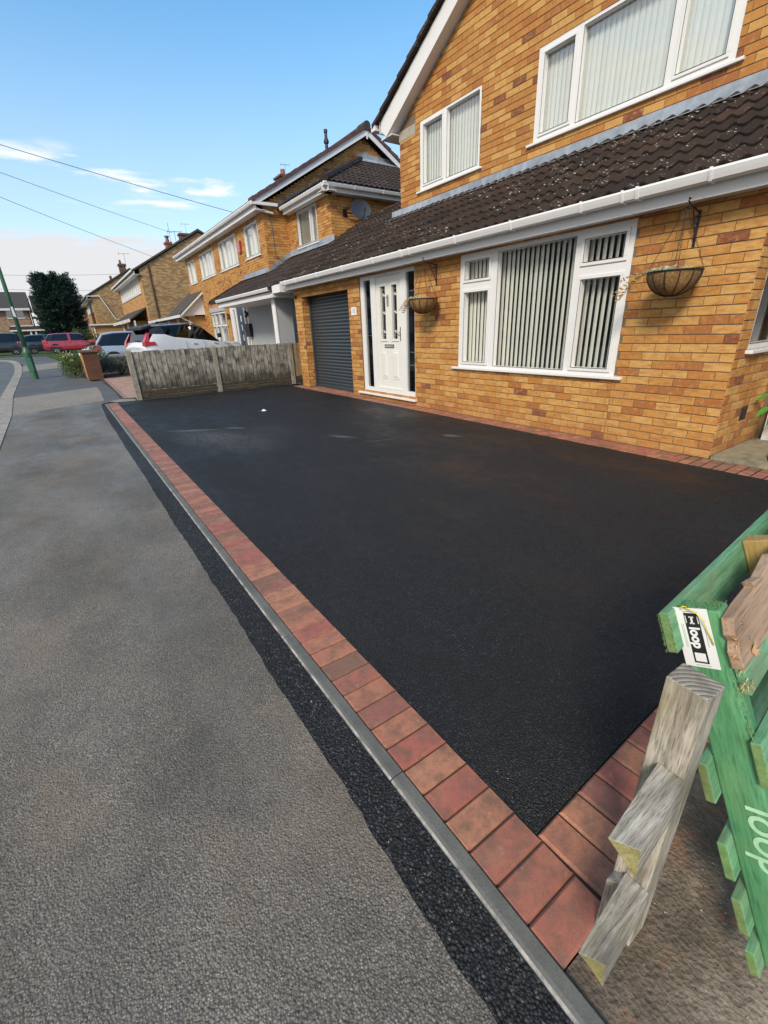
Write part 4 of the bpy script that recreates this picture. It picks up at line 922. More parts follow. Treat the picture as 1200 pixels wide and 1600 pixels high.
mb = MB(); pB.box(mb, pw[0]-.05, pw[1]+.05, pw[3]+.03, pw[3]+.2, -.02, .03); mb.build('window_lintel', 'grey_render', hB)
# eaves of extension (hipped) and of the main block
def eaves(path, parent, zt, dep=.18, out=.35):
    # path: list of (x, y) outer gutter corners; straight runs of gutter + fascia + soffit
    for (xa, ya), (xb, yb) in zip(path, path[1:]):
        d = Vector((xb-xa, yb-ya, 0)).normalized(); nrm = Vector((-d.y, d.x, 0))
        if nrm.dot(Vector((9.5, 20, 0))-Vector((xa, ya, 0))) < 0: nrm = -nrm
        L = Vector((xb-xa, yb-ya, 0)); a = Vector((xa, ya, 0))
        def sec(pts): return [a+nrm*p+Vector((0, 0, z)) for p, z in pts]
        mb = MB(); mb.prism(sec([(0, zt), (-.004, zt-.03), (.02, zt-.085), (.10, zt-.09), (.11, zt-.01), (.095, zt-.01), (.09, zt-.07), (.03, zt-.07), (.012, zt-.03), (.012, zt)]), L); g_ = mb.build('gutter', 'upvc', parent)
        n = int(L.length/1.1)
        mb = MB()
        for k in range(1, n+1):
            o_ = d*(L.length*k/(n+1)); mb.prism([q+o_ for q in sec([(-.008, zt+.006), (-.012, zt-.03), (.014, zt-.095), (.10, zt-.10), (.10, zt-.09), (.02, zt-.08), (0, zt-.03)])], d*.03)
        if n: mb.build('gutter_clip', 'upvc', g_)
        mb = MB(); mb.prism(sec([(.115, zt-.02), (.115, zt-dep), (.135, zt-dep), (.135, zt-.02)]), L); mb.prism(sec([(.135, zt-dep+.02), (.135, zt-dep+.005), (out+.03, zt-dep+.005), (out+.03, zt-dep+.02)]), L); mb.build('fascia', 'upvc', parent)
eaves([(6.66, 15.05), (6.66, 12.06), (12.3, 12.06)], hB, 4.95, .19, .34)
eaves([(5.80, 26.7), (5.80, 15.10)], hB, 5.06, .22, .40)
mb = MB(); mb.box(5.80, 6.64, 15.06, 15.14, 4.97, 5.05); mb.build('gutter', 'upvc', hB)
mb = MB(); mb.tube([(5.95, 15.2, 4.93), (6.05, 15.16, 4.85), (6.3, 15.16, 4.82), (6.5, 15.18, 4.80)], .035, 8); mb.build('swan_neck', 'upvc', hB)
mb = MB(); mb.tube([(6.42, 15.27, 4.86), (6.45, 15.27, 4.4), (6.46, 15.27, 3.75), (6.50, 15.27, 3.62), (6.62, 15.27, 3.57), (6.66, 15.27, 3.5)], .010, 5); mb.build('cable', 'wire_black', hB)
# porch roof carries straight on from the first house's lean-to
mb = MB(); 
def rpl(x): return RZ0-.02+RS*(x-RX0)
mb.hexa([(4.97, 12.16, rpl(4.97)-.10), (XE, 12.16, rpl(XE)-.10), (XE, YB, rpl(XE)-.10), (4.97, YB, rpl(4.97)-.10), (4.97, 12.16, rpl(4.97)-.02), (XE, 12.16, rpl(XE)-.02), (XE, YB, rpl(XE)-.02), (4.97, YB, rpl(4.97)-.02)])
mb.prism([(4.97, YB, rpl(4.97)-.02), (XB, YB, rpl(XB)-.02), (XB, 17.6, rpl(XB)-.02), (4.97, 18.3, rpl(4.97)-.02)], (0, 0, -.08))
pr = mb.build('porch_roof', 'dark_interior', hB)
tl2 = []
for r in range(9):
    xx = RX0-.07+r*.335*ct; zz = rpl(xx)-.03
    for c in range(30):
        yv = 12.36+c*.336
        if yv > YB and (xx > 6.1): continue
        if yv > 18.3-max(0, (xx-4.97)*.55): continue
        if xx > 6.75: continue
        tl2.append((xx, yv, zz))
R0b = R0
joined_tiles(tile_mesh('tile', 'tile_clean', seg=8), [(p, (R0.x, R0.y, R0.z)) for p in tl2], 'roof_tiles', pr, 'tile_clean')
mb = MB(); mb.prism([(XE-.01, 12.3, rpl(XE)+.17), (XE-.02, 12.3, rpl(XE)+.04), (XE-.18, 12.3, rpl(XE-.18)+.06), (XE-.18, 12.3, rpl(XE-.18)+.05), (XE, 12.3, rpl(XE))], (0, 2.95, 0))
mb.prism([(XB-.01, YB+.02, rpl(XB)+.15), (XB-.02, YB+.02, rpl(XB)+.04), (XB-.15, YB+.02, rpl(XB-.15)+.06), (XB-.15, YB+.02, rpl(XB-.15)+.05), (XB, YB+.02, rpl(XB))], (0, 2.4, 0))
for k in range(5): x_ = XB+.05+k*.16; pS.box(mb, x_, x_+.17, rpl(x_)-.05, rpl(x_)+.18+.02*(k % 2), .006, .012)
mb.build('lead_flashing', 'lead', hB)
mb = MB(); mb.prism([(XB-.02, 17.55, rpl(XB)+.03), (4.93, 18.32, rpl(4.93)+.04), (4.93, 18.38, rpl(4.93)-.06), (XB-.02, 17.65, rpl(XB)-.08)], (0, 0, .02)); mb.build('verge', 'tile_grey', hB)
mb = MB(); mb.prism([(x-.03, 12.42, z-.05) for x, z in gp], (0, 5.0, 0)); mb.build('gutter', 'upvc', hB)
mb = MB(); mb.box(5.02, 5.05, 12.38, 17.5, 2.28, 2.50); mb.box(5.02, XB, 12.40, 17.5, 2.26, 2.285); mb.box(5.02, XE, 12.36, 12.385, 2.26, 2.44); mb.build('fascia', 'white_paint', hB)
mb = MB(); mb.box(5.20, 5.70, 12.75, 12.80, 0, 2.27); mb.box(5.20, 5.70, 12.80, 12.95, 0, 2.27); c_ = mb.build('porch_pier', 'grey_render', hB)
mb = MB(); mb.box(5.19, 5.205, 12.74, 12.96, 0, 2.27); mb.box(5.205, 5.22, 12.735, 12.75, 0, 2.27); mb.build('corner_trim', 'white_paint', c_)
mb = MB(); mb.box(XB-.03, XB, YB-2.2, 17.75, 0, 2.5); mb.build('porch_wall', 'grey_render', hB)
mb = MB(); mb.box(5.9, 6.1, 12.7, 13.4, 0, 2.26); mb.build('side_door', 'navy', hB)
pf2 = MB()
for c in cells(17.9, 20.1, 0, 2.42, [(18.45, 19.32, .1, 2.36), (19.46, 19.72, .2, 2.3), (18.08, 18.3, .2, 2.3)]): pB.box(pf2, *c, -.07, .0)
pfo = pf2.build('entrance_frame', 'upvc', hB)
mb = MB(); pB.box(mb, 18.45, 19.32, .1, 2.36, -.06, -.03); dd = mb.build('entrance_door', 'navy', hB)
mb = MB()
for zz in (1.95, 1.62, 1.25): pB.box(mb, 18.84, 18.94, zz-.12, zz+.10, -.03, -.026)
mb.build('door_light', 'label_white', dd)
mb = MB(); mb.tube([pB.P(18.58, .9, -.0), pB.P(18.58, 1.5, -.0)], .014, 6); mb.build('bar_handle', 'chrome', dd)
mb = MB(); pB.box(mb, 19.46, 19.72, .2, 2.3, -.05, -.045); pB.box(mb, 18.08, 18.3, .2, 2.3, -.05, -.045); mb.build('side_light', 'glass_dark', pfo)
mb = MB(); pB.box(mb, 17.55, 18.0, 1.27, 1.73, .0, .16); mb.build('post_box', 'black_metal', hB, bevel=.01)
for yv in (20.17, 17.92):
    mb = MB(); mb.lathe((XB-.09, yv, 1.95), [(0, 0), (.045, 0), (.045, .10), (0, .10)], 10); mb.lathe((XB-.09, yv, 2.08), [(0, 0), (.045, 0), (.045, .10), (0, .10)], 10); mb.box(XB-.06, XB, yv-.03, yv+.03, 2.0, 2.14); mb.build('wall_light', 'black_metal', hB)
# extension hipped roof
mb = MB(); hs = .51; z0 = 4.96; xo, yo = 6.69, 12.09
pts = [(xo, yo, z0), (13.5, yo, z0), (13.5, YB, z0+hs*(YB-yo)), (xo+(YB-yo), YB, z0+hs*(YB-yo)), (xo, YB, z0)]
mb.add(pts+[(x, y, z-.06) for x, y, z in pts], [(0, 1, 2, 3), (0, 3, 4), (9, 8, 7, 6, 5), (0, 5, 6, 1), (4, 9, 5, 0)])
er = mb.build('extension_roof', 'dark_interior', hB)
TMs = tile_mesh('tile', 'tile_clean', seg=6)
hc, hsn = math.cos(math.atan(hs)), math.sin(math.atan(hs)); it = []
RA = Matrix(((1, 0, 0), (0, hc, -hsn), (0, hsn, hc))).to_euler(); RBm = Matrix(((0, hc, -hsn), (-1, 0, 0), (0, hsn, hc))).to_euler()
for r in range(11):
    q = r*.335*hc
    for c in range(21):
        xx = xo+.2+c*.336
        if xx-xo < q+.12: continue
        it.append(((xx, yo-.05+q, z0-.01+r*.335*hsn), RA))
    for c in range(10):
        yy = yo+.2+c*.336
        if yy-yo < q+.12 or yy > YB-.1: continue
        it.append(((xo-.05+q, yy, z0-.01+r*.335*hsn), RBm))
joined_tiles(TMs, [(p, (e.x, e.y, e.z)) for p, e in it if p[1]+.3*hc < YB+.2], 'roof_tiles', er, 'tile_clean')
mb = MB(); n = 12
for k in range(n):
    f0, f1 = k/n, (k+1)/n+.02; a = Vector((xo, yo, z0+.04)); b = Vector((xo+(YB-yo), YB, z0+.04+hs*(YB-yo)))
    mb.tube([a.lerp(b, f0), a.lerp(b, f1)], [.115, .10], 8, 0, random.uniform(.01, .9))
mb.build('hip_tiles', 'tile_clean', er)
mb = MB()
for k in range(13):    # stepped lead soakers up the gable above the front slope
    x_ = xo+.1+k*.27; zq = z0+hs*(x_-xo); pS.box(mb, x_, x_+.20, zq+.03, zq+.20, .008, .014)
mb.prism([(xo+(YB-yo)-.1, YB-.01, z0+hs*(YB-yo)+.02), (13.4, YB-.01, z0+hs*(YB-yo)+.02), (13.4, YB-.01, z0+hs*(YB-yo)+.20), (xo+(YB-yo)-.1, YB-.01, z0+hs*(YB-yo)+.20)], (0, -.012, 0))
mb.prism([(xo+(YB-yo)-.1, YB-.02, z0+hs*(YB-yo)+.08), (13.4, YB-.02, z0+hs*(YB-yo)+.08), (13.4, YB-.2, z0+hs*(YB-yo-.2)+.06), (xo+(YB-yo)-.1, YB-.2, z0+hs*(YB-yo-.2)+.06)], (0, 0, .01))
mb.build('step_flashing', 'lead', er)
# main roof with verge
def zB(x): return 5.10+SB*(x-5.88) if x < XRB else 5.10+SB*(2*XRB-5.88-x)
mb = MB(); mb.prism([(5.86, 15.10, 5.06), (XRB, 15.10, zB(XRB)-.02), (14.26, 15.10, 5.06), (14.26, 15.10, 5.12), (XRB, 15.10, zB(XRB)+.06), (5.86, 15.10, 5.12)], (0, 11.4, 0)); mr = mb.build('main_roof', 'tile_brown', hB)
mb = MB(); mb.prism([(6.05, 15.08, 5.02), (XRB, 15.08, zB(XRB)-.21), (14.1, 15.08, 5.02), (14.26, 15.08, 5.10), (XRB, 15.08, zB(XRB)-.04), (5.88, 15.08, 5.10)], (0, .02, 0)); mb.build('bargeboard', 'upvc', hB)
mb = MB(); mb.box(XRB-.03, XRB+.03, 15.065, 15.08, zB(XRB)-.32, zB(XRB)-.05); mb.build('finial_board', 'upvc', hB)
for sg_ in (1, -1):
    k = 0; xx = 5.82
    while xx < XRB-.05:
        x2 = min(xx+.30, XRB); P_ = []
        for x_, dz in ((xx, .09), (x2, .055)):
            X_ = x_ if sg_ > 0 else 2*XRB-x_; P_.append((X_, zB(min(max(x_, 5.82), XRB))+dz))
        mb = MB(); (a, za), (b, zb) = P_; mb.hexa([(a, 15.04, za-.12), (b, 15.04, zb-.085), (b, 15.35, zb-.085), (a, 15.35, za-.12), (a, 15.04, za), (b, 15.04, zb), (b, 15.35, zb), (a, 15.35, za)]); mb.build('verge_tile', 'tile_brown', mr); xx = x2
mb = MB(); mb.tube([(XRB, 15.03, zB(XRB)+.03), (XRB, 15.5, zB(XRB)+.03)], .13, 12); mb.tube([(XRB, 15.5, zB(XRB)+.02), (XRB, 26.5, zB(XRB)+.02)], .11, 12); mb.build('ridge_tile', 'tile_grey', mr, smooth=False)
mb = MB(); mb.lathe((8.90, 15.75, 6.70), [(.05, 0), (.05, .34), (.085, .36), (.085, .42), (.05, .50), (.045, .62), (.06, .64), (.06, .72), (0, .74)], 10); mb.build('soil_pipe', 'black_metal', hB)
mb = MB(); mb.box(8.55, 8.98, 18.8, 19.4, 6.3, 6.86); mb.box(8.50, 9.03, 18.75, 19.45, 6.86, 6.92); ch = mb.build('chimney', 'brick_dark', hB)
mb = MB(); mb.lathe((8.77, 19.1, 6.92), [(.10, 0), (.085, .24), (0, .24)], 10); mb.build('chimney_pot', 'terracotta', ch)
def aerial(parent, x, y, z, s=1.0, yag=.9):
    mb = MB(); mb.tube([(x, y, z), (x, y, z+.95*s)], .012*s, 5); mb.tube([(x-.45*s*yag, y, z+.88*s), (x+.45*s*yag, y, z+.93*s)], .010*s, 5)
    for k in range(7): xx = x+(-.4+.13*k)*s*yag; mb.tube([(xx, y-.16*s, z+.88*s+.004*k), (xx, y+.16*s, z+.88*s+.004*k)], .006*s, 4)
    mb.tube([(x-.3*s, y, z+1.02*s), (x-.38*s, y, z+.78*s)], .008*s, 4); mb.build('aerial', 'wire_black', parent)
aerial(hB, 8.95, 19.2, 6.9, .5)
mb = MB(); pB.box(mb, 17.55, 17.78, 4.05, 4.42, 0, .09); mb.build('alarm_box', 'car_red', hB, bevel=.02)
# gabled and flat canopies over the far doors of B
mb = MB(); mb.prism([(5.15, 24.0, 2.30), (XB, 24.0, 2.30), (XB, 24.0, 3.22)], (0, .06, 0)); mb.build('porch_gable', 'upvc', hB)
mb = MB(); mb.prism([(5.02, 23.85, 2.28), (5.02, 23.85, 2.36), (XB, 23.85, 3.34), (XB, 23.85, 3.24)], (0, 3.2, 0)); mb.build('canopy_roof', 'tile_grey', hB)
mb = MB(); mb.prism([(5.05, 23.83, 2.24), (5.05, 23.83, 2.32), (XB, 23.83, 3.30), (XB, 23.83, 3.20)], (0, .03, 0)); mb.build('bargeboard', 'upvc', hB)
mb = MB(); mb.box(5.0, 5.04, 23.9, 33.2, 2.2, 2.32); mb.tube([(5.05, 24.0, 2.25), (5.25, 24.05, 2.1), (5.45, 24.05, 2.02), (5.47, 24.05, 0.4)], .04, 6); mb.box(5.3, 5.4, 26.0, 26.12, 0, 2.2); mb.box(5.3, 5.45, 28.4, 28.7, 0, 2.2); mb.box(5.3, 5.4, 31, 31.1, 0, 2.2); mb.build('canopy_trim', 'upvc', hB)
mb = MB(); mb.box(5.04, XB, 26.9, 33.1, 2.26, 2.34); mb.build('flat_canopy', 'tile_clean', hB)
mb = MB(); mb.box(5.45, XB, 24.2, 33.0, 0, 2.25); mb.build('porch_brickwork', 'far_brick_front', hB)
# satellite dish on the extension side wall
sdsh = thing('satellite_dish', 'dark grey satellite dish on the side wall of the extension above the lean-to roof', 'satellite dish', (7.75, YE, 4.38))
mb = MB(); c = Vector((7.80, YE-.28, 4.44)); ax = Vector((-.12, -.93, .22)).normalized(); e1 = ax.cross(Vector((0, 0, 1))).normalized(); e2 = e1.cross(ax); vs = []; n = 28
for r_, dp_ in ((0, .0), (.12, .008), (.22, .028), (.31, .055)):
    for k in range(n): a = 2*math.pi*k/n; vs.append(c-ax*(.055-dp_)+(e1*math.cos(a)*1.0+e2*math.sin(a)*.82)*r_)
mb.add(vs, [(i*n+k, i*n+(k+1) % n, (i+1)*n+(k+1) % n, (i+1)*n+k) for i in range(3) for k in range(n)]); mb.build('dish', 'dish_grey', sdsh, smooth=True)
mb = MB(); mb.tube([c-ax*.02-e2*.2, c+ax*.10-e2*.26, c+ax*.24-e2*.12], .012, 6); tp = c+ax*.24-e2*.12; mb.lathe(tp-Vector((0, 0, .03)), [(0, 0), (.03, .01), (.03, .07), (0, .08)], 8); mb.build('feed_arm', 'black_metal', sdsh)
mb = MB(); mb.tube([c-ax*.06, (7.6, YE-.12, 4.36), (7.45, YE-.1, 4.36), (7.45, YE, 4.36)], .018, 6); mb.box(7.38, 7.5, YE-.03, YE-.006, 4.28, 4.46); mb.build('wall_bracket', 'black_metal', sdsh)

# ------------------------------------------------------------------ timber fence on the boundary
fe = thing('fence', 'weathered grey board fence on a mossy brick footing between the two drives', 'fence', (1.24, 12.42, 0))
fx = [(1.24, 1.36), (3.20, 3.31), (5.30, 5.42)]
for i, (a, b) in enumerate(fx):
    mb = MB(); z1 = 1.15
    mb.hexa([(a, 12.37, -.02), (b, 12.37, -.02), (b, 12.48, -.02), (a, 12.48, -.02), (a, 12.37, z1-.03), (b, 12.37, z1-.03), (b, 12.48, z1-.0), (a, 12.48, z1-.0)]); mb.build('post', 'post_concrete', fe, bevel=.008)
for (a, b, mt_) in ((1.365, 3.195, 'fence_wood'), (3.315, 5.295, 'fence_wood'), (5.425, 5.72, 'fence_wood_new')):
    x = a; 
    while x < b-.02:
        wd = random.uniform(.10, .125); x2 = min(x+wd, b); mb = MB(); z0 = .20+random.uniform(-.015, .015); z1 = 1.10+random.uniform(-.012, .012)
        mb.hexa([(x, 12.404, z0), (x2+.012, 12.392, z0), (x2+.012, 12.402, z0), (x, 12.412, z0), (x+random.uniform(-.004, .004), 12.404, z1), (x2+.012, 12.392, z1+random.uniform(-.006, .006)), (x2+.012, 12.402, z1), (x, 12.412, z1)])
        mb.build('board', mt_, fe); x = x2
    mb = MB(); mb.box(a, b, 12.415, 12.455, .98, 1.03); mb.box(a, b, 12.415, 12.455, .35, .40); mb.build('rail', 'fence_wood', fe)
    mb = MB(); mb.box(a, b, 12.40, 12.47, -.02, .20); ft = mb.build('footing', 'mortar_grey', fe)
    pq = Plane('Y', 12.399); bl = [q+('q',) for q in lay(pq, a, b, 0.0, .215, [], .225, .068, j=.012)]
    for (p_, u0, u1, z0, z1, _) in bl:
        key = ('f', round(u1-u0, 2), round(z1-z0, 3))
        if key not in _bm:
            mb = MB(); brick_faces(mb, Plane('Y', 0.0), -(u1-u0)/2, (u1-u0)/2, -(z1-z0)/2, (z1-z0)/2, 0.0, .010, .005); o = mb.build('brick', 'mossy'); _bm[key] = o.data; bpy.data.objects.remove(o)
        copy_at(_bm[key], 'brick', p_.P((u0+u1)/2, (z0+z1)/2, random.uniform(-.003, .004)), ft)

# ------------------------------------------------------------------ foreground: green pallet, broken post
PU = Vector((.99747, .07103, 0)); PV = Vector((-.028, .39319, .91903)); PW = Vector((.06528, -.91671, .39418))
P0 = EYE+Vector(CAMM[0]).lerp(Vector(CAMM[0]), 0)*0
_d = rw @ Vector(((1055-600)/FPX, (950-800)/FPX, 1)); P0 = EYE+_d*.90; PS = .8333
PR = Matrix((PU, PV, PW)).transposed()      # local x,y,z -> u,v,w
def pal(name, u0, u1, v0, v1, w0, w1, mat, parent, bevel=.003, tint=0):
    mb = MB(); s_ = PS; mb.box(u0*s_, u1*s_, v0*s_, v1*s_, w0*s_, w1*s_, 0, tint)
    if mat == 'green_paint_u': mb.mi[0] = 1; mat = [mat, 'green_block']
    o = mb.build(name, mat, None, bevel=bevel); o.matrix_basis = Matrix.Translation(P0) @ PR.to_4x4(); hang(o, parent); return o
pt = thing('pallet', 'green painted pallet standing on edge at the right with a white label stapled on', 'pallet', tuple(P0-PV*.8))
for (a, b, u1) in ((-.102, .002, 1.45), (-.505, -.398, 1.4), (-.722, -.62, 1.4), (-.880, -.778, 1.4), (-1.0, -.93, 1.4)):
    pal('deck_board', -.040, u1, a, b, -.024, -.001, 'green_paint_u', pt)
stg = pal('stringer', 0, .055, -1.0, -.001, 0, .092, 'green_paint_v', pt, .004)
pal('stringer', .52, .58, -.99, .005, 0, .092, 'yellow_wood_v', pt, .004)
pal('stringer', 1.15, 1.21, -.99, -.001, 0, .092, 'green_paint_v', pt, .004)
# near-side boards, the top one snapped
def palpoly(name, pts, w0, w1, mat, parent, bevel=0):
    mb = MB(); s_ = PS; mb.prism([(u*s_, v*s_, w0*s_) for u, v in pts], (0, 0, (w1-w0)*s_)); o = mb.build(name, mat, None, bevel=bevel); o.matrix_basis = Matrix.Translation(P0) @ PR.to_4x4(); hang(o, parent); return o
palpoly('split_board', [(-.015, -.135), (1.3, -.135), (1.3, .03), (.62, .035), (.50, .01), (.40, .004), (.34, .02), (.22, .0), (.15, .012), (.16, -.004), (.06, -.006), (-.01, -.012), (-.02, -.05), (-.008, -.07), (-.02, -.09)], .094, .118, 'raw_wood', pt, .002)
palpoly('split_board', [(.0, -.205), (1.3, -.215), (1.3, -.139), (-.01, -.139), (-.004, -.17)], .095, .115, 'green_paint_u', pt, .002)
pal('deck_board', -.02, 1.3, -.43, -.315, .094, .118, 'green_paint_u', pt)
pal('split_board', .03, 1.3, -.425, -.33, .1185, .124, 'raw_wood', pt, 0)
pal('deck_board', -.02, 1.3, -.86, -.73, .094, .118, 'green_paint_u', pt)
rr = random.Random(4); mb = MB()
for k in range(60):      # splinters at the break
    u, v, w_ = rr.uniform(-.02, .02), rr.choice([rr.uniform(-.10, -.05), rr.uniform(-.20, -.13)]), rr.uniform(.094, .118); L = rr.uniform(.008, .026); a = Vector((u, v, w_))*PS; dr = Vector((-1*rr.uniform(.2, 1), rr.uniform(-.5, .6), rr.uniform(-.2, .5))).normalized()*L*PS; t_ = .0016
    mb.add([a+Vector((0, t_, 0)), a-Vector((0, t_, 0)), a+Vector((0, 0, t_)), a+dr], [(0, 1, 3), (1, 2, 3), (2, 0, 3)])
o = mb.build('splinters', 'fresh_split', None); o.matrix_basis = Matrix.Translation(P0) @ PR.to_4x4(); hang(o, pt); o['kind'] = 'stuff'
mb = MB()
for k in range(10):
    a = Vector((.045, -.115, .120))*PS; dr = Vector((.034*math.cos(k*.22-1.0), .03*math.sin(k*.22-1.0), rr.uniform(.003, .010))); q = dr.cross(Vector((0, 0, 1))).normalized()*.003
    mb.add([a-q, a+q, a+dr*rr.uniform(.6, 1)], [(0, 1, 2)])
o = mb.build('split_fibres', 'fresh_split', None); o.matrix_basis = Matrix.Translation(P0) @ PR.to_4x4(); hang(o, pt); o['kind'] = 'stuff'
# frayed saw-cut fuzz on the painted ends
mb = MB()
for k in range(520):
    c_ = rr.random()
    if c_ < .45: u, v, w_ = rr.uniform(.0, .055), .0, rr.uniform(.0, .092); dr = Vector((0, rr.uniform(.002, .007), rr.uniform(-.004, .004)))
    elif c_ < .75: u, v, w_ = -.04, rr.uniform(-.102, .0), rr.choice([-.024, -.001]); dr = Vector((-rr.uniform(.002, .007), rr.uniform(-.004, .004), rr.uniform(-.003, .003)))
    else: u, v, w_ = rr.uniform(-.01, .01), rr.uniform(-.33, -.14), rr.uniform(.092, .10); dr = Vector((rr.uniform(-.012, 0), rr.uniform(-.012, .004), rr.uniform(0, .006)))
    a = Vector((u, v, w_))*PS; mb.add([a+Vector((.0008, 0, 0)), a-Vector((.0008, 0, .0008)), a+dr], [(0, 1, 2)])
o = mb.build('frayed_grain', 'green_block', None); o.matrix_basis = Matrix.Translation(P0) @ PR.to_4x4(); hang(o, pt); o['kind'] = 'stuff'
for (u, v, w_) in ((.03, -.04, .1185), (.05, -.085, .1185), (.03, -.35, .1245), (.04, -.40, .1245)):
    mb = MB(); mb.lathe((0, 0, 0), [(0, .0012), (.0035, .001), (.0038, 0)], 10); o = mb.build('nail_head', 'chrome', None); o.data.transform(Matrix.Translation(Vector((u, v, w_))*PS)); o.matrix_basis = Matrix.Translation(P0) @ PR.to_4x4(); hang(o, pt)
# label on the stringer end face (faces u = -): local frame for print: right = +w, up = +v
def onface(name, w0, w1, v0, v1, d, mat, parent):
    mb = MB(); s_ = PS; mb.box(-d*s_-.0004, -d*s_, v0*s_, v1*s_, w0*s_, w1*s_); o = mb.build(name, mat, None); o.matrix_basis = Matrix.Translation(P0) @ PR.to_4x4(); return o
def skew(o, k=.05):
    for v in o.data.vertices: v.co.z += 0
lab = onface('label', -.006, .067, -.150, .003, .0012, 'label_white', None); hang(lab, pt)
def under(o): o.matrix_basis = Matrix.Identity(4); o.parent = lab
for a in (('label_band', .0155, .0465, -.139, -.010, .0018, 'label_black'), ('bone_mark', .0285, .0325, -.037, -.019, .0023, 'label_white'), ('bone_mark', .0255, .0355, -.0215, -.0185, .0023, 'label_white'), ('bone_mark', .0255, .0355, -.0375, -.0345, .0023, 'label_white'),
          ('fine_print', .0175, .0192, -.036, -.017, .0023, 'label_white'), ('fine_print', .0428, .0445, -.036, -.017, .0023, 'label_white'), ('fine_print', .006, .0068, -.10, -.040, .0018, 'print_grey'), ('fine_print', .0095, .0103, -.10, -.040, .0018, 'print_grey'), ('fine_print', .0535, .0545, -.095, -.045, .0018, 'print_grey'),
          ('panel_white', .0195, .0425, -.1345, -.1125, .0023, 'label_white'), ('staple', .015, .047, -.006, -.0052, .0028, 'chrome'), ('staple', .018, .05, -.1445, -.1437, .0028, 'chrome')): under(onface(*a, None))
def face_text(body, size, v, w_, d, mat, parent, flip, name='lettering', bold=0.0):
    # baseline runs down the board: text x -> -v, text up -> +w
    o = text(body, size*PS, (0, 0, 0), (0, 0, 0), mat, None, name, .0002, bold=bold)
    tx = Vector((0, -1, 0)); ty = Vector((0, 0, 1)); tz = Vector((-1, 0, 0))
    L_ = Matrix((tx, ty, tz)).transposed().to_4x4(); L_.translation = Vector((-d, v, w_))*PS
    o.data.transform(L_); return o
t1 = face_text('loop', .030, -.073, .031, .0024, 'label_white', lab, 0, bold=.0010); t1.parent = lab
t2 = face_text('loop', .105, -.60, .078, .0012, 'stencil_paint', pt, 0, bold=.0008); t2.matrix_basis = Matrix.Translation(P0) @ PR.to_4x4(); hang(t2, pt)
tie = MB(); q = [(-.004, .004, .022), (-.012, .006, .030), (-.016, .0, .048), (-.015, -.02, .060), (-.010, -.05, .0625), (-.006, -.085, .066)]; tie.tube([(Vector(a)*PS) for a in q], .0012, 6)
tie.tube([Vector(a)*PS for a in [(-.004, .008, .014), (-.01, .010, .022), (-.004, .007, .027), (-.012, .004, .020), (-.004, .008, .014)]], .0016, 6)
o = tie.build('yellow_tie', 'yellow_tie', None, smooth=True); o.matrix_basis = Matrix.Translation(P0) @ PR.to_4x4(); hang(o, pt)
# weathered post with two sawn rail stubs
po = thing('fence_post', 'weathered grey timber post with two sawn-off rail stubs, standing in front of the green pallet', 'fence post', (.807, .197, 0))
mb = MB(); mb.hexa([(.771, .161, -.015), (.843, .161, -.015), (.843, .233, -.015), (.771, .233, -.015), (.771, .161, .782), (.842, .161, .776), (.842, .233, .780), (.771, .233, .786)]); mb.mi = [0, 1, 0, 0, 0, 0]; p1 = mb.build('post', ['grey_timber', 'end_grain'], po, bevel=.003)
mb = MB(); mb.add([(.7695, .178, .50+.0), (.7695, .196, .47), (.7695, .183, .475), (.7695, .20, .455), (.7695, .19, .485)], [(0, 1, 2), (1, 3, 2), (0, 4, 1)]); 
for (z1, x0) in ((.584, .565), (.222, .562)):
    ya, yb = .208, .157; dy = -.012; sec = lambda x, yo: [(x, ya+yo, z1), (x, yb+yo, z1), (x, yb+yo-.002, z1-.078), (x, (ya+yb)/2+yo, z1-.042)]
    a = sec(.7705, 0); b = [(x0-.008, ya+dy*1.6, z1+.001), (x0+.018, yb+dy, z1), (x0+.022, yb+dy-.003, z1-.080), (x0+.009, (ya+yb)/2+dy*1.3-.002, z1-.041)]
    mb = MB(); mb.add(a+b, [(3, 2, 1, 0), (4, 5, 6, 7), (0, 1, 5, 4), (1, 2, 6, 5), (2, 3, 7, 6), (3, 0, 4, 7)]); mb.mi = [0, 1, 0, 0, 0, 0]; mb.build('rail', ['grey_timber_y', 'cut_end'], po, bevel=.0015)
mb = MB(); mb.hexa([(.845, .20, .34), (1.03, .20, .34), (1.03, .245, .34), (.845, .245, .34), (.845, .20, .415), (1.03, .20, .415), (1.03, .245, .415), (.845, .245, .415)]); mb.build('rail', 'grey_timber_y', po, bevel=.002)
mb = MB(); mb.prism([(.7708, .200, -.01), (.7708, .232, -.01), (.7708, .232, .19), (.7708, .2, .22)], (-.030, 0, 0)); mb.build('packing_piece', 'grey_timber', po, bevel=.002)
# litter on the drive
li = thing('litter', 'crumpled black and white scrap lying on the new black tarmac, left of the white door', 'litter', (2.92, 8.42, 0))
mb = MB(); mb.add([(2.90, 8.40, .0), (2.99, 8.38, .004), (3.0, 8.46, .004), (2.93, 8.50, .0), (2.955, 8.43, .035)], [(0, 1, 4), (1, 2, 4), (2, 3, 4), (3, 0, 4)]); mb.build('scrap', 'label_white', li)
mb = MB(); mb.add([(2.84, 8.42, .0), (2.905, 8.39, .003), (2.915, 8.45, .004), (2.86, 8.48, .0), (2.88, 8.43, .03)], [(0, 1, 4), (1, 2, 4), (2, 3, 4), (3, 0, 4)]); mb.build('scrap', 'label_black', li)
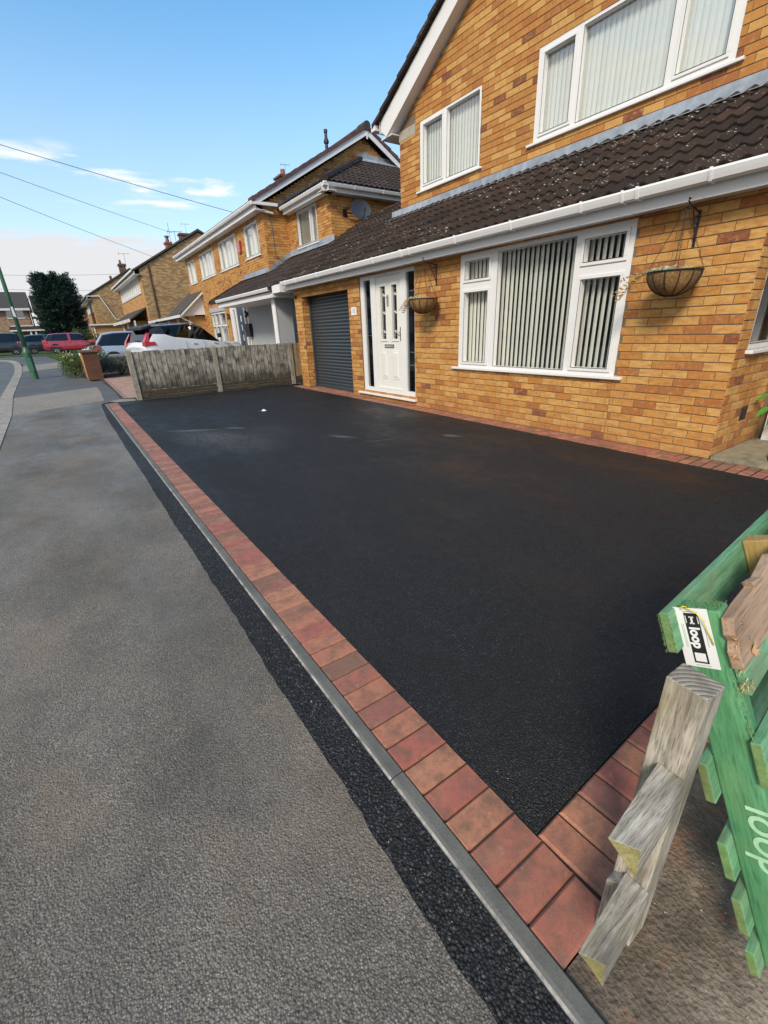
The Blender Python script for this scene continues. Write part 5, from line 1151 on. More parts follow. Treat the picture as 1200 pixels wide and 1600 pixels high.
# ------------------------------------------------------------------ houses C, D, E and the houses across the road
hC = thing('semi_detached_house', 'tall buff brick gable with chimneys and a brown downpipe, second beyond the fence', 'house', (9.0, 37, 0))
XC, YC = 5.65, 36.3
mb = MB(); mb.prism([(XC, YC, 0), (14.1, YC, 0), (14.1, YC, 5.55), (9.85, YC, 7.95), (XC, YC, 5.60)], (0, .3, 0)); mb.build('gable_wall', 'far_brick_side', hC)
cw = (37.6, 48.9, 4.25, 5.34); pC = Plane('X', XC)
mb = MB()
for c in cells(YC+.3, 49.9, 0, 5.6, [cw]): pC.box(mb, *c, -.2, -.001)
mb.build('front_wall', 'far_brick_front', hC)
mb = MB(); mb.box(6.6, 6.7, 36.7, 49.8, 0, 5.5); mb.box(XC, 14.1, 49.8, 49.9, 0, 5.5); mb.build('inner_leaf', 'dark_interior', hC)
us = [37.6, 38.5, 39.4, 40.6, 41.8, 43.2, 44.6, 46.0, 47.4, 48.9]
o = window(hC, pC, *cw, [(a+.08, b-.08, cw[2]+.1, cw[3]-.1, 0) for a, b in zip(us, us[1:])], sill=.05, glass='glass_upper', d0=-.1, d1=.0)
mb = MB(); pC.box(mb, cw[0]+.1, cw[1]-.1, cw[2], cw[3], -.4, -.39); mb.build('net_curtain', 'slat_fabric_pale', o)
mb = MB(); mb.prism([(5.15, YC-.12, 5.42), (9.85, YC-.12, 8.02), (14.5, YC-.12, 5.45), (14.5, YC-.12, 5.55), (9.85, YC-.12, 8.16), (5.15, YC-.12, 5.52)], (0, 13.9, 0)); mb.build('roof', 'tile_grey', hC)
mb = MB(); mb.box(5.12, 5.22, YC-.1, 50.0, 5.44, 5.55); mb.box(5.26, 5.30, YC-.1, 50.0, 5.26, 5.44); mb.box(5.28, XC, YC-.1, 50, 5.26, 5.28); mb.build('gutter', 'upvc', hC)
mb = MB(); mb.tube([(6.2, YC-.05, 5.85), (6.2, YC-.05, 0)], .055, 6); mb.build('downpipe', 'brick_dark', hC)
mb = MB(); mb.prism([(4.45, 37.0, 2.5), (XC, 37.0, 3.25), (XC, 37.0, 3.35), (4.45, 37.0, 2.6)], (0, 11, 0)); mb.build('porch_roof', 'tile_grey', hC)
mb = MB(); mb.box(4.40, 4.46, 36.9, 48, 2.42, 2.62); mb.box(4.7, 4.8, 37.05, 37.3, 0, 2.5); mb.box(4.7, 4.8, 41, 41.2, 0, 2.5); mb.box(4.7, 4.8, 44, 44.2, 0, 2.5); mb.build('porch_trim', 'upvc', hC)
mb = MB(); mb.box(5.0, XC, 38, 47.5, 0, 2.5); mb.build('porch_brickwork', 'far_brick_front', hC)
for (x0, x1, y, z0, z1, pots, m_) in ((8.02, 8.36, 38.0, 6.7, 7.55, 1, 'terracotta'), (9.2, 9.95, 38.6, 7.3, 8.25, 0, 'brick_dark')):
    mb = MB(); mb.box(x0, x1, y, y+.6, z0, z1); mb.box(x0-.06, x1+.06, y-.06, y+.66, z1-.12, z1); c_ = mb.build('chimney', m_, hC)
    if pots: mb = MB(); mb.lathe(((x0+x1)/2, y+.3, z1), [(.13, 0), (.10, .3), (.17, .33), (.16, .40), (0, .42)], 10); mb.build('chimney_pot', 'wire_black', c_)
aerial(hC, 8.75, 38.2, 7.1, 1.25); aerial(hC, 9.75, 38.9, 8.2, .75, 1.0)
mb = MB(); mb.tube([(8.35, 38, 7.0), (8.35, 38, 8.7)], .012, 4); mb.build('aerial', 'wire_black', hC)

hD = thing('semi_detached_house', 'farthest buff brick gable, with a bent white drainpipe, beside the dark tree', 'house', (7.5, 58, 0))
XD, YD = 3.9, 57.0
mb = MB(); mb.prism([(XD, YD, 0), (12.0, YD, 0), (12.0, YD, 5.6), (7.95, YD, 7.85), (XD, YD, 5.55)], (0, .3, 0)); mb.build('gable_wall', 'far_brick_side', hD)
pDf = Plane('X', XD); dw = (58.5, 68, 4.1, 5.3); mb = MB()
for c in cells(YD+.3, 70, 0, 5.6, [dw]): pDf.box(mb, *c, -.2, -.001)
mb.build('front_wall', 'far_brick_front', hD)
us = [58.5+1.19*k for k in range(9)]; o = window(hD, pDf, *dw, [(a+.1, b-.1, dw[2]+.1, dw[3]-.1, 0) for a, b in zip(us, us[1:])], sill=.05, glass='glass_upper', d0=-.1, d1=0)
mb = MB(); pDf.box(mb, dw[0]+.1, dw[1]-.1, dw[2], dw[3], -.3, -.29); mb.build('net_curtain', 'slat_fabric_pale', o)
mb = MB(); mb.prism([(3.40, YD-.12, 5.35), (7.95, YD-.12, 7.90), (12.4, YD-.12, 5.45), (12.4, YD-.12, 5.55), (7.95, YD-.12, 8.05), (3.40, YD-.12, 5.47)], (0, 13.4, 0)); mb.build('roof', 'tile_grey', hD)
mb = MB(); mb.box(3.34, 3.44, YD-.1, 70, 5.36, 5.50); mb.box(3.5, 3.54, YD-.1, 70, 5.15, 5.36); mb.box(3.5, XD, YD-.1, 70, 5.15, 5.17); mb.tube([(3.5, YD-.12, 5.4), (4.6, YD-.12, 5.42), (4.75, YD-.12, 5.2), (5.6, YD-.12, 3.3), (7.0, YD-.12, 2.75)], .05, 6); mb.build('drainpipe', 'upvc', hD)
mb = MB(); mb.box(3.2, 8.2, YD-1.6, YD, 0, 2.75); mb.build('side_extension', 'far_brick_front', hD)
mb = MB(); mb.prism([(3.0, YD-1.8, 2.72), (7.3, YD-1.8, 2.85), (8.3, YD-1.8, 3.4), (8.3, YD-1.8, 2.72)], (0, 1.8, 0)); mb.build('extension_roof', 'tile_grey', hD)
mb = MB(); mb.box(2.95, 7.3, YD-1.85, YD-1.8, 2.68, 2.80); mb.tube([(7.3, YD-1.83, 2.75), (8.0, YD-1.83, 3.35), (10.4, YD-1.83, 3.5)], .05, 5); mb.box(3.3, 3.42, YD-1.66, YD-1.61, 0, 2.7); mb.build('fascia', 'upvc', hD)
mb = MB(); mb.box(7.2, 7.8, 58, 58.7, 7.2, 8.55); mb.box(7.13, 7.87, 57.9, 58.8, 8.35, 8.5); mb.lathe((7.4, 58.3, 8.55), [(.12, 0), (.09, .35), (0, .36)], 8); mb.box(6.3, 6.5, 60, 60.4, 6.6, 7.6); mb.build('chimney', 'brick_dark', hD); aerial(hD, 7.9, 58.2, 8.3, 1.3)

hE = thing('link_detached_house', 'pinkish brick house at the far left behind the lamp post and parked cars', 'house', (-4, 66, 0))
YEh = 66.0; pEh = Plane('Y', YEh); ex = -1.75
ewn = (-3.8, -2.28, 3.85, 4.72); mb = MB()
for c in cells(-13, ex, 0, 4.85, [ewn, (-2.6, -1.9, 0.4, 2.1), (-7.5, -5.2, 3.85, 4.72)]): pEh.box(mb, *c, -.2, 0)
mb.build('front_wall', 'pink_brick', hE)
for q in (ewn, (-7.5, -5.2, 3.85, 4.72)):
    o = window(hE, pEh, *q, mulls(*q, [0, .5, 1], .08), sill=.05, glass='glass_upper', d0=-.1, d1=0, sash=.02); mb = MB(); pEh.box(mb, q[0]+.1, q[1]-.1, q[2], q[3], -.3, -.29); mb.build('net_curtain', 'slat_fabric_pale', o)
mb = MB(); mb.box(-13, ex, YEh+.21, YEh+.3, 0, 4.8); mb.box(ex-.1, ex-.01, YEh, YEh+8, 0, 4.8); mb.build('inner_leaf', 'dark_interior', hE)
mb = MB(); mb.prism([(-13, YEh-.35, 4.85), (-13, YEh+4, 6.75), (-13, YEh+8.3, 4.85), (-13, YEh+8.3, 4.75), (-13, YEh-.35, 4.75)], (11.40, 0, 0)); mb.build('roof', 'tile_grey', hE)
mb = MB(); mb.box(-13, ex+.15, YEh-.42, YEh-.34, 4.62, 4.84); mb.box(-3.9, .6, YEh-1.3, YEh-1.25, 2.52, 2.66); mb.box(-3.8, ex, YEh-.06, YEh-.02, 3.0, 3.12); mb.tube([(ex+.05, YEh-.05, 4.6), (ex+.05, YEh-.05, 3.1)], .05, 6); mb.build('fascia', 'upvc', hE)
mb = MB(); mb.prism([(-3.9, YEh-1.25, 2.66), (-3.9, YEh-.01, 3.05), (-3.9, YEh-.01, 2.6), (-3.9, YEh-1.25, 2.56)], (4.5, 0, 0)); mb.build('porch_roof', 'tile_clean', hE)
mb = MB(); mb.box(-3.1, -2.95, YEh-1.2, YEh-1.1, .4, 2.55); mb.box(-2.2, -2.05, YEh-1.2, YEh-1.1, .4, 2.55); mb.box(-1.75, -1.6, YEh-1.2, YEh-1.1, .4, 2.55); mb.build('porch_post', 'upvc', hE)
mb = MB(); mb.box(ex+.01, .6, YEh-.9, YEh+5, 0, 2.6); mb.build('garage', 'pink_brick', hE)
hF = thing('detached_house', 'dark roofed house half hidden behind the big dark conifer', 'house', (2.5, 80, 0))
mb = MB(); mb.box(-1.4, 14, 80, 88, 0, 5.2); mb.build('wall', 'pink_brick', hF)
mb = MB(); mb.prism([(-1.7, 79.6, 5.1), (-1.7, 84, 7.3), (-1.7, 88.4, 5.1)], (16, 0, 0)); mb.build('roof', 'tile_clean', hF)
# the other side of the road: only its roofline and upper windows mirror in the big window
for i, (y0, y1, lab_) in enumerate(((12.5, 20.5, 'house across the road mirrored in the right light of the big front window'), (23.0, 31.5, 'house across the road mirrored in the middle of the big front window'), (34.0, 46.0, 'house across the road mirrored in the left light of the big front window'))):
    hx = thing('house_across_road', lab_, 'house', (-18, y0, 0)); mb = MB(); mb.box(-24, -17, y0, y1, 0, 4.9); mb.build('wall', 'far_brick_side', hx)
    mb = MB(); mb.prism([(-24.4, y0-.3, 4.85), (-20.5, y0-.3, 7.1), (-16.6, y0-.3, 4.85)], (0, y1-y0+.6, 0)); mb.build('roof', 'tile_grey', hx)
    mb = MB(); mb.box(-21, -16.5, y0+(y1-y0), y0+(y1-y0)+2.7, 0, 2.9); mb.build('garage', 'far_brick_side', hx)
    mb = MB()
    for a in (1.0, 4.5, 8.0): mb.box(-16.99, -16.95, y0+a, y0+a+1.6, 3.3, 4.4); mb.box(-16.99, -16.95, y0+a, y0+a+1.8, .9, 2.3)
    mb.build('window', 'upvc', hx)

# ------------------------------------------------------------------ brick pier, shrubs, plants
bp = thing('brick_pier', 'short red brick pier at the corner of the neighbouring paved drive', 'gate pier', (.82, 19.4, .08))
zb = gz(19.3); mb = MB(); mb.box(.585, 1.055, 19.31, 21.0, zb-.02, 1.0); mb.build('core', 'mortar', bp)
pb = [b+('a',) for b in lay(Plane('Y', 19.305), .58, 1.06, zb, .99, [], .225, .075)]+[b+('b',) for b in lay(Plane('X', .58), 19.305, 21.0, zb, .99, [], .225, .075)]
core = bp.children[0]; place_bricks(pb, {'a': core, 'b': core}, {'a': 'brick_red', 'b': 'brick_upper'}, 0)
mb = MB(); mb.box(.53, 1.11, 19.25, 21.05, .99, 1.05); mb.build('coping', 'brick_dark', bp, bevel=.01)
def shrub(name, label, cat, c, r, n, leaf, mats, size, seed, group=None, stemh=.2, flowers=0):
    t = thing(name, label, cat, (c[0], c[1], gz(c[1])), group); rr = random.Random(seed); mb = MB(); lobes = [(Vector((rr.uniform(-.6, .6)*r[0], rr.uniform(-.6, .6)*r[1], rr.uniform(.3, .75)*r[2])), rr.uniform(.35, .6)) for _ in range(12)]
    base = Vector((c[0], c[1], gz(c[1])))
    for k in range(n):
        lc, lr = rr.choice(lobes); d = Vector((rr.gauss(0, 1), rr.gauss(0, 1), rr.gauss(0, 1))).normalized()*lr*(rr.random()**.35); p = base+lc+Vector((d.x*r[0], d.y*r[1], d.z*r[2]*.8))
        if p.z < base.z: continue
        s_ = size*rr.uniform(.6, 1.4); v1 = (d+Vector((rr.gauss(0, .6), rr.gauss(0, .6), rr.gauss(0, .6)+.4))).normalized()*s_*leaf; v2 = v1.orthogonal().normalized()*s_*.4; mb.add([p-v2, p+v1, p+v2, p-v1*.3], [(0, 1, 2, 3)], 0, rr.random())
    mb.build('foliage', mats[0], t)
    if flowers:
        mb = MB()
        for k in range(flowers):
            p = base+Vector((rr.uniform(-.8, .2)*r[0], rr.uniform(-.9, .9)*r[1], r[2]*rr.uniform(.7, 1.15))); s_ = size*.7
            for q in range(4): v1 = Vector((rr.gauss(0, 1), rr.gauss(0, 1), rr.gauss(0, 1))).normalized()*s_; v2 = v1.orthogonal().normalized()*s_*.7; mb.add([p-v1, p+v2, p+v1, p-v2], [(0, 1, 2, 3)], 0, rr.random())
        mb.build('flower', mats[1], t)
    mb = MB()
    for k in range(7): a = k*.9; mb.tube([base+Vector((0, 0, -.02)), base+Vector((math.cos(a)*r[0]*.4, math.sin(a)*r[1]*.4, r[2]*.55))], [.02, .006], 5)
    mb.build('stem', 'bark', t)
shrub('shrub', 'low shrub with pale cream flowers left of the red brick pier', 'shrub', (.25, 21.6), (.42, 1.5, .78), 5200, 1.0, ('shrub_leaf', 'cream_flower'), .035, 5, flowers=70)
shrub('lavender_bush', 'grey-green lavender bush right of the red brick pier, under the parked cars', 'shrub', (1.75, 20.5), (.78, .75, .62), 9000, 1.8, ('lavender_leaf',), .024, 6)
shrub('shrub', 'small leafy green shrub just behind the top of the red brick pier', 'shrub', (1.25, 22.2), (.5, .5, 1.12), 2600, 1.0, ('shrub_leaf',), .035, 8)
pp = thing('potted_plant', 'broad-leaved green plant sprouting beside the air brick at the right edge', 'plant', (6.25, 1.56, .03)); rr = random.Random(2); mb = MB()
for (x, y, z, dx, dy, dz, L, W2) in ((6.30, 1.55, .50, -.22, .12, .05, .30, .05), (6.28, 1.55, .40, -.30, .10, -.02, .30, .045), (6.30, 1.50, .33, -.28, .05, -.03, .26, .05), (6.35, 1.45, .55, .15, -.2, .1, .25, .05), (6.2, 1.35, .45, -.1, -.25, .05, .28, .05)):
    a = Vector((x, y, z)); d = Vector((dx, dy, dz)).normalized(); sd_ = d.cross(Vector((0, 0, 1))).normalized(); n = 7; vs = []
    for k in range(n+1): f = k/n; w_ = W2*math.sin(math.pi*min(1, f*1.02))**.8; c_ = a+d*L*f+Vector((0, 0, .05*math.sin(math.pi*f)-.05*f*f)); vs += [c_-sd_*w_+Vector((0, 0, .012)), c_, c_+sd_*w_+Vector((0, 0, .012))]
    mb.add(vs, [(3*k+j, 3*k+j+1, 3*k+j+4, 3*k+j+3) for k in range(n) for j in (0, 1)], 0, rr.random())
mb.build('leaf', 'plant_leaf', pp, smooth=True)
mb = MB(); mb.tube([(6.28, 1.5, .03), (6.29, 1.52, .35), (6.32, 1.52, .6)], .008, 6); mb.tube([(6.3, 1.5, .03), (6.33, 1.5, .5), (6.5, 1.3, 1.1)], .004, 5); mb.build('stem', 'shrub_leaf', pp)
# conifer
tr = thing('conifer_tree', 'big dark dense conifer at the end of the street, left of the brick gables', 'tree', (1.0, 60, .55)); rr = random.Random(11); bx, by = 1.02, 60
mb = MB(); mb.tube([(bx, by, .4), (bx+.1, by, 3), (bx, by, 6.4)], [.28, .2, .05], 8); tk = mb.build('trunk', 'bark', tr)
mb = MB()
def rad(z): f = (z-1.1)/6.4; return 2.15*(max(0, 1-abs(f*1.32-.52)**3.2))**.5 if f < 1 else 0
for k in range(360):
    z = 1.3+6.0*rr.random()**.9; a = rr.uniform(0, 6.283); R_ = max(.15, rad(z)*rr.uniform(.78, 1.10)); tip = Vector((bx+R_*math.cos(a), by+R_*math.sin(a), z+rr.uniform(.1, .45))); st = Vector((bx+R_*.15*math.cos(a), by+R_*.15*math.sin(a), z-.35)); n = 5
    if k % 6 == 0: mb.tube([st, tip], [.04, .01], 4); 
mb.build('limb', 'bark', tr)
mb = MB()
for k in range(900):
    z = 1.1+6.35*rr.random()**.95; a = rr.uniform(0, 6.283); R_ = max(.12, rad(z)*rr.uniform(.62, 1.07)); 
    if rr.random() < .10: R_ *= 1.12
    root = Vector((bx+R_*.55*math.cos(a), by+R_*.55*math.sin(a), z-.25)); tip = Vector((bx+R_*math.cos(a), by+R_*math.sin(a), z+rr.uniform(.0, .5))); d = tip-root; tn = rr.random()
    for j in range(60):
        f = rr.random(); p = root.lerp(tip, f)+Vector((rr.gauss(0, .17), rr.gauss(0, .17), rr.gauss(0, .12)))*(1.1-f*.7); v1 = (d.normalized()*.8+Vector((rr.gauss(0, .5), rr.gauss(0, .5), rr.gauss(.1, .5)))).normalized()*rr.uniform(.10, .22); v2 = v1.orthogonal().normalized()*rr.uniform(.03, .06)
        mb.add([p-v2, p+v1, p+v2], [(0, 1, 2)], 0, min(.99, max(.01, tn*.7+rr.random()*.3)))
mb.build('crown', 'conifer_leaf', tr)
shrub('garden_hedge', 'dark low hedge at the foot of the big conifer behind the red car', 'hedge', (2.4, 55.2), (1.2, .5, 2.1), 1500, 1.0, ('weed',), .12, 9)

# ------------------------------------------------------------------ lamp post, wires, poles
lp = thing('lamp_post', 'green painted street lamp post with thick base, leaning over the far kerb on the left', 'lamp post', (-1.0, 21.5, .12)); zl = gz(21.5); c = (-1.02, 21.5)
mb = MB(); mb.lathe((c[0], c[1], zl-.02), [(.118, 0), (.118, .88), (.128, .90), (.128, .98), (.105, 1.02), (.08, 1.10), (.072, 1.14)], 20); b_ = mb.build('base_column', 'lamp_green', lp, smooth=True)
mb = MB(); mb.box(c[0]-.06, c[0]+.06, c[1]-.122, c[1]-.112, zl+.25, zl+.75); mb.build('access_door', 'lamp_green', b_, bevel=.01)
mb = MB(); mb.tube([(c[0], c[1], zl+1.1), (c[0], c[1], zl+6.0)], [.072, .045], 16); mb.build('shaft', 'lamp_green', lp, smooth=True)
mb = MB(); mb.tube([(c[0], c[1], zl+6.0), (c[0]-.5, c[1], zl+6.25), (c[0]-1.1, c[1], zl+6.3)], .03, 8); mb.box(c[0]-1.7, c[0]-1.05, c[1]-.12, c[1]+.12, zl+6.24, zl+6.36); mb.build('lantern', 'alloy', lp)
mb = MB(); mb.hexa([(c[0]-.03, c[1]-.085, zl+2.15), (c[0]+.05, c[1]-.075, zl+2.10), (c[0]+.05, c[1]-.07, zl+2.10), (c[0]-.03, c[1]-.08, zl+2.15), (c[0]-.03, c[1]-.085, zl+2.45), (c[0]+.03, c[1]-.08, zl+2.45), (c[0]+.03, c[1]-.075, zl+2.45), (c[0]-.03, c[1]-.08, zl+2.45)]); mb.build('number_sticker', 'label_white', lp)
for nm, lab_, x, y, h in (('telegraph_pole', 'telegraph pole left of view where the three nearest overhead wires meet', -6.7, 18.2, 7.9), ('telegraph_pole', 'telegraph pole far left of view where the two low far wires start', -12, 70, 8.0)):
    t = thing(nm, lab_, 'pole', (x, y, 0)); mb = MB(); mb.tube([(x, y, -.1), (x, y, h)], [.14, .10], 10); mb.build('pole', 'pole_wood', t)
def wire(a, b, sag, r, label, grp=None):
    a, b = Vector(a), Vector(b); pts = [a.lerp(b, k/24)-Vector((0, 0, sag*4*(k/24)*(1-k/24))) for k in range(25)]; mb = MB(); mb.tube(pts, r, 5); o = mb.build('overhead_wire', 'wire_black', None); tag(o, label, 'cable', 'overhead wires')
wire((-6.7, 18.2, 7.75), (6.0, 17.0, 5.10), .10, .0085, 'highest overhead wire, ending at the white gutter of the house past the fence')
wire((-6.7, 18.2, 7.75), (8.1, 36, 7.75), .10, .010, 'middle overhead wire, running to the chimneys of the tall buff brick gable')
wire((-6.7, 18.2, 7.70), (6.6, 36, 6.30), .12, .010, 'third overhead wire down, running to the left slope of the tall buff brick gable')
wire((-12, 70, 8.6), (7.5, 58, 7.6), .25, .014, 'upper of the two faint far wires crossing low sky above the dark conifer')
wire((-12, 70, 7.6), (5.5, 57, 6.0), .3, .014, 'lower of the two faint far wires crossing low sky, passing behind the conifer')

# ------------------------------------------------------------------ cars
def car(name, label, paint, loc, rotz, st, L, W, glassm='car_glass', wheels=(.8, 3.4), wr=.32, roofpaint=None, tail=None, head=None, rails=False, extra=None, pillars=(), scale=1.0, clad=False):
    """st: stations along the length from the rear (x=0): (x, half-width, sill z, belt z, roof z, roof half-width, cabin flag)"""
    t = thing(name, label, 'car', loc); ROOTLOC.pop(t.name); t.rotation_euler = (0, 0, rotz); t.scale = (scale,)*3
    secs = []
    for (x, hw, zs, zb_, zr, rw2, cab) in st:
        mz = zs+(zb_-zs)*.45
        secs.append([(x, -hw*.93, zs), (x, -hw*.985, zs+.08), (x, -hw, mz), (x, -hw*.965, zb_-.05), (x, -hw*.94, zb_), (x, -rw2, zr-.05 if cab else zr-.015), (x, -rw2*.8, zr if cab else zr), (x, 0, zr+.02), (x, rw2*.8, zr), (x, rw2, zr-.05 if cab else zr-.015), (x, hw*.94, zb_), (x, hw*.965, zb_-.05), (x, hw, mz), (x, hw*.985, zs+.08), (x, hw*.93, zs)])
    body, gl, rf_ = MB(), MB(), MB(); n = 15
    vs = [p for s_ in secs for p in s_]; B_, G_, F_ = [], [], []
    for i in range(len(secs)-1):
        ca, cb = st[i][6], st[i+1][6]
        for k in range(n-1):
            f = (i*n+k, i*n+k+1, (i+1)*n+k+1, (i+1)*n+k); side = k in (4, 9); top = k in (5, 6, 7, 8); rise = abs(st[i+1][4]-st[i][4])/max(.01, st[i+1][0]-st[i][0])
            if side and (ca or cb) and i not in pillars: G_.append(f)
            elif top and (ca != cb) and rise > .25: G_.append(f)
            elif (top or side) and roofpaint and (ca or cb): F_.append(f)
            else: B_.append(f)
    B_.append(tuple(range(n-1, -1, -1))); B_.append(tuple((len(secs)-1)*n+k for k in range(n)))
    body.add(vs, B_); gl.add(vs, G_); rf_.add(vs, F_)
    bo_ = body.build('body', paint, t, smooth=True); bo_.data.shade_smooth() if hasattr(bo_.data, 'shade_smooth') else None
    try: bo_.data.set_sharp_from_angle(angle=math.radians(28))
    except Exception: pass
    gl.build('windows', glassm, t)
    if F_: rf_.build('roof', roofpaint, t)
    inn = MB(); xs = [s_[0] for s_ in st if s_[6]]; inn.box(min(xs)+.1, max(xs)-.05, -W/2+.22, W/2-.22, .45, st[len(st)//2][3]+.05); inn.box(min(xs)+.9, min(xs)+1.1, -.55, .55, .5, st[len(st)//2][3]+.30); inn.box(max(xs)-.9, max(xs)-.7, -.6, .6, .5, st[len(st)//2][3]+.30); inn.build('interior', 'plastic_black', t)
    for wx in wheels:
        for s_ in (-1, 1):
            y = s_*(W/2-.11); mb = MB(); pr_ = [(0, -.10), (wr-.02, -.10), (wr, -.08), (wr, .08), (wr-.02, .10), (wr*.66, .105)]; vsw = []; m = 24
            for (r_, o_) in pr_:
                for k in range(m): a = 2*math.pi*k/m; vsw.append((wx+r_*math.cos(a), y+s_*o_, wr+r_*math.sin(a)))
            mb.add(vsw, [(i*m+k, i*m+(k+1) % m, (i+1)*m+(k+1) % m, (i+1)*m+k) for i in range(len(pr_)-1) for k in range(m)]); wo = mb.build('wheel', 'tyre', t, smooth=False)
            mb = MB(); yo = y+s_*.100; m = 20
            mb.tube([(wx, y+s_*.04, wr), (wx, yo, wr)], wr*.17, 10)
            for k in range(5):
                a = 2*math.pi*k/5+.3; d = Vector((math.cos(a), 0, math.sin(a))); q = Vector((-math.sin(a), 0, math.cos(a))); c_ = Vector((wx, yo, wr)); mb.prism([c_+d*wr*.1+q*wr*.09, c_+d*wr*.66+q*wr*.13, c_+d*wr*.66-q*wr*.13, c_+d*wr*.1-q*wr*.09], (0, -s_*.03, 0))
            rg = [(wr*.62, .0), (wr*.70, .004), (wr*.70, -.03), (wr*.62, -.03)]; vv = [(wx+r_*math.cos(2*math.pi*k/m), yo+s_*o_, wr+r_*math.sin(2*math.pi*k/m)) for r_, o_ in rg for k in range(m)]
            mb.add(vv, [(i*m+k, i*m+(k+1) % m, ((i+1) % 4)*m+(k+1) % m, ((i+1) % 4)*m+k) for i in range(4) for k in range(m)]); mb.build('rim', 'alloy', wo)
            mb = MB(); mb.tube([(wx, y+s_*.02, wr), (wx, y+s_*.095, wr)], wr*.64, 18); mb.build('brake_shadow', 'plastic_black', wo)
            ar = MB(); R2 = wr*1.16; m = 18; pts_ = []
            for k in range(m+1): a = math.pi*k/m; pts_.append((wx+R2*math.cos(a), wr+.02+R2*math.sin(a)))
            hw_ = W/2*1.0-.004
            ar.add([(x, s_*(hw_+.004), z) for x, z in pts_]+[(wx+(x-wx)*(1.12 if clad else 1.05), s_*(hw_-.004), wr+.02+(z-wr-.02)*(1.12 if clad else 1.05)) for x, z in pts_]+[(x, s_*(hw_-.2), z) for x, z in pts_], [(k, k+1, m+2+k, m+1+k) for k in range(m)]+[(k, k+1, 2*m+3+k, 2*m+2+k) for k in range(m)]); ar.build('wheel_arch', 'plastic_black', t)
            di = MB(); di.add([(wx, s_*(hw_-.0), wr+.02)]+[(x, s_*(hw_-.0), z) for x, z in pts_], [(0, k+1, k+2) for k in range(m)]+[]); di.build('arch_void', 'plastic_black', t)
    for s_ in (-1, 1):
        mb = MB(); bx_ = L-1.45; mb.hexa([(bx_, s_*(W/2-.03), st[len(st)//2][3]+.02), (bx_+.1, s_*(W/2-.03), st[len(st)//2][3]+.02), (bx_+.08, s_*(W/2+.17), st[len(st)//2][3]+.02), (bx_-.02, s_*(W/2+.17), st[len(st)//2][3]+.02), (bx_, s_*(W/2-.03), st[len(st)//2][3]+.15), (bx_+.1, s_*(W/2-.03), st[len(st)//2][3]+.15), (bx_+.06, s_*(W/2+.16), st[len(st)//2][3]+.16), (bx_-.02, s_*(W/2+.16), st[len(st)//2][3]+.16)]); mb.build('mirror', 'plastic_black', t, bevel=.02)
        if tail:
            mb = MB(); (x0, x1, yi, z0, z1) = tail; mb.hexa([(x0-.015, s_*yi, z0), (x0-.015, s_*(W/2-.03), z0), (x1, s_*(W/2+.006), z0), (x1, s_*yi, z0), (x0+.02, s_*yi, z1), (x0+.02, s_*(W/2-.05), z1), (x1, s_*(W/2-.02), z1), (x1, s_*yi, z1)]); mb.build('tail_light', 'lamp_red', t, bevel=.015)
        if head:
            mb = MB(); (x0, x1, yi, z0, z1) = head; mb.hexa([(x0, s_*yi, z0), (x1+.01, s_*yi, z0), (x1-.06, s_*(W/2-.06), z0+.03), (x0, s_*(W/2+.004), z0+.04), (x0, s_*yi, z1), (x1-.08, s_*yi, z1), (x1-.16, s_*(W/2-.10), z1+.02), (x0, s_*(W/2-.012), z1+.04)]); mb.build('headlight', 'lamp_clear', t, bevel=.015)
    if rails:
        for s_ in (-1, 1):
            rx = [s2 for s2 in st if s2[6]]; mb = MB(); mb.tube([(rx[0][0]+.35, s_*rx[0][5]*.93, rx[1][4]-.01)]+[(q[0], s_*q[5]*.95, q[4]+.035) for q in rx[1:-1]]+[(rx[-1][0]-.2, s_*rx[-1][5]*.95, rx[-1][4])], .014, 6); mb.build('roof_rail', rails, t)
    mb = MB(); 
    for s_ in (-1, 1):
        for hx_ in (L*.42, L*.62): mb.box(hx_, hx_+.16, s_*(W/2-.008)-.012, s_*(W/2-.008)+.012, st[len(st)//2][3]-.14, st[len(st)//2][3]-.115)
    mb.build('door_handle', paint, t)
    mb = MB()
    for s_ in (-1, 1):
        for sx in (L*.36, L*.53, L*.70): mb.box(sx, sx+.008, s_*(W/2)-.006, s_*(W/2)-.0, .35, st[len(st)//2][3]-.04)
    mb.build('door_gap', 'plastic_black', t)
    mb = MB(); mb.box(.05, L-.05, -W/2+.08, W/2-.08, .18, .36); mb.box(-.005, .1, -W/2+.12, W/2-.12, .25, .42); mb.build('lower_trim', 'plastic_black', t)
    return t
# stations builders
def hatch(L, W, H, hood=.95, sillz=.25, belt=.92, rear=.42, cab_front=1.35):
    h = W/2
    return [(0, h*.86, .42, .80, .82, h*.70, 0), (.06, h*.93, .34, belt-.02, belt, h*.76, 0), (rear*.35, h*.97, .30, belt, belt+.04, h*.74, 0), (rear+.10, h, sillz, belt+.01, H-.07, h*.66, 1), (rear+.5, h, sillz, belt, H-.01, h*.68, 1), (L*.42, h, sillz, belt-.01, H, h*.69, 1), (L*.46, h, sillz, belt-.01, H, h*.69, 1), (L*.60, h, sillz, belt-.02, H-.03, h*.68, 1), (L*.66, h, sillz, belt-.03, H-.09, h*.67, 1), (L-1.02, h*.99, sillz, belt-.04, belt+.0, h*.72, 0), (L-.55, h*.96, .28, belt-.10, belt-.04, h*.70, 0), (L-.18, h*.90, .30, .70, .74, h*.66, 0), (L, h*.74, .34, .56, .58, h*.55, 0)]
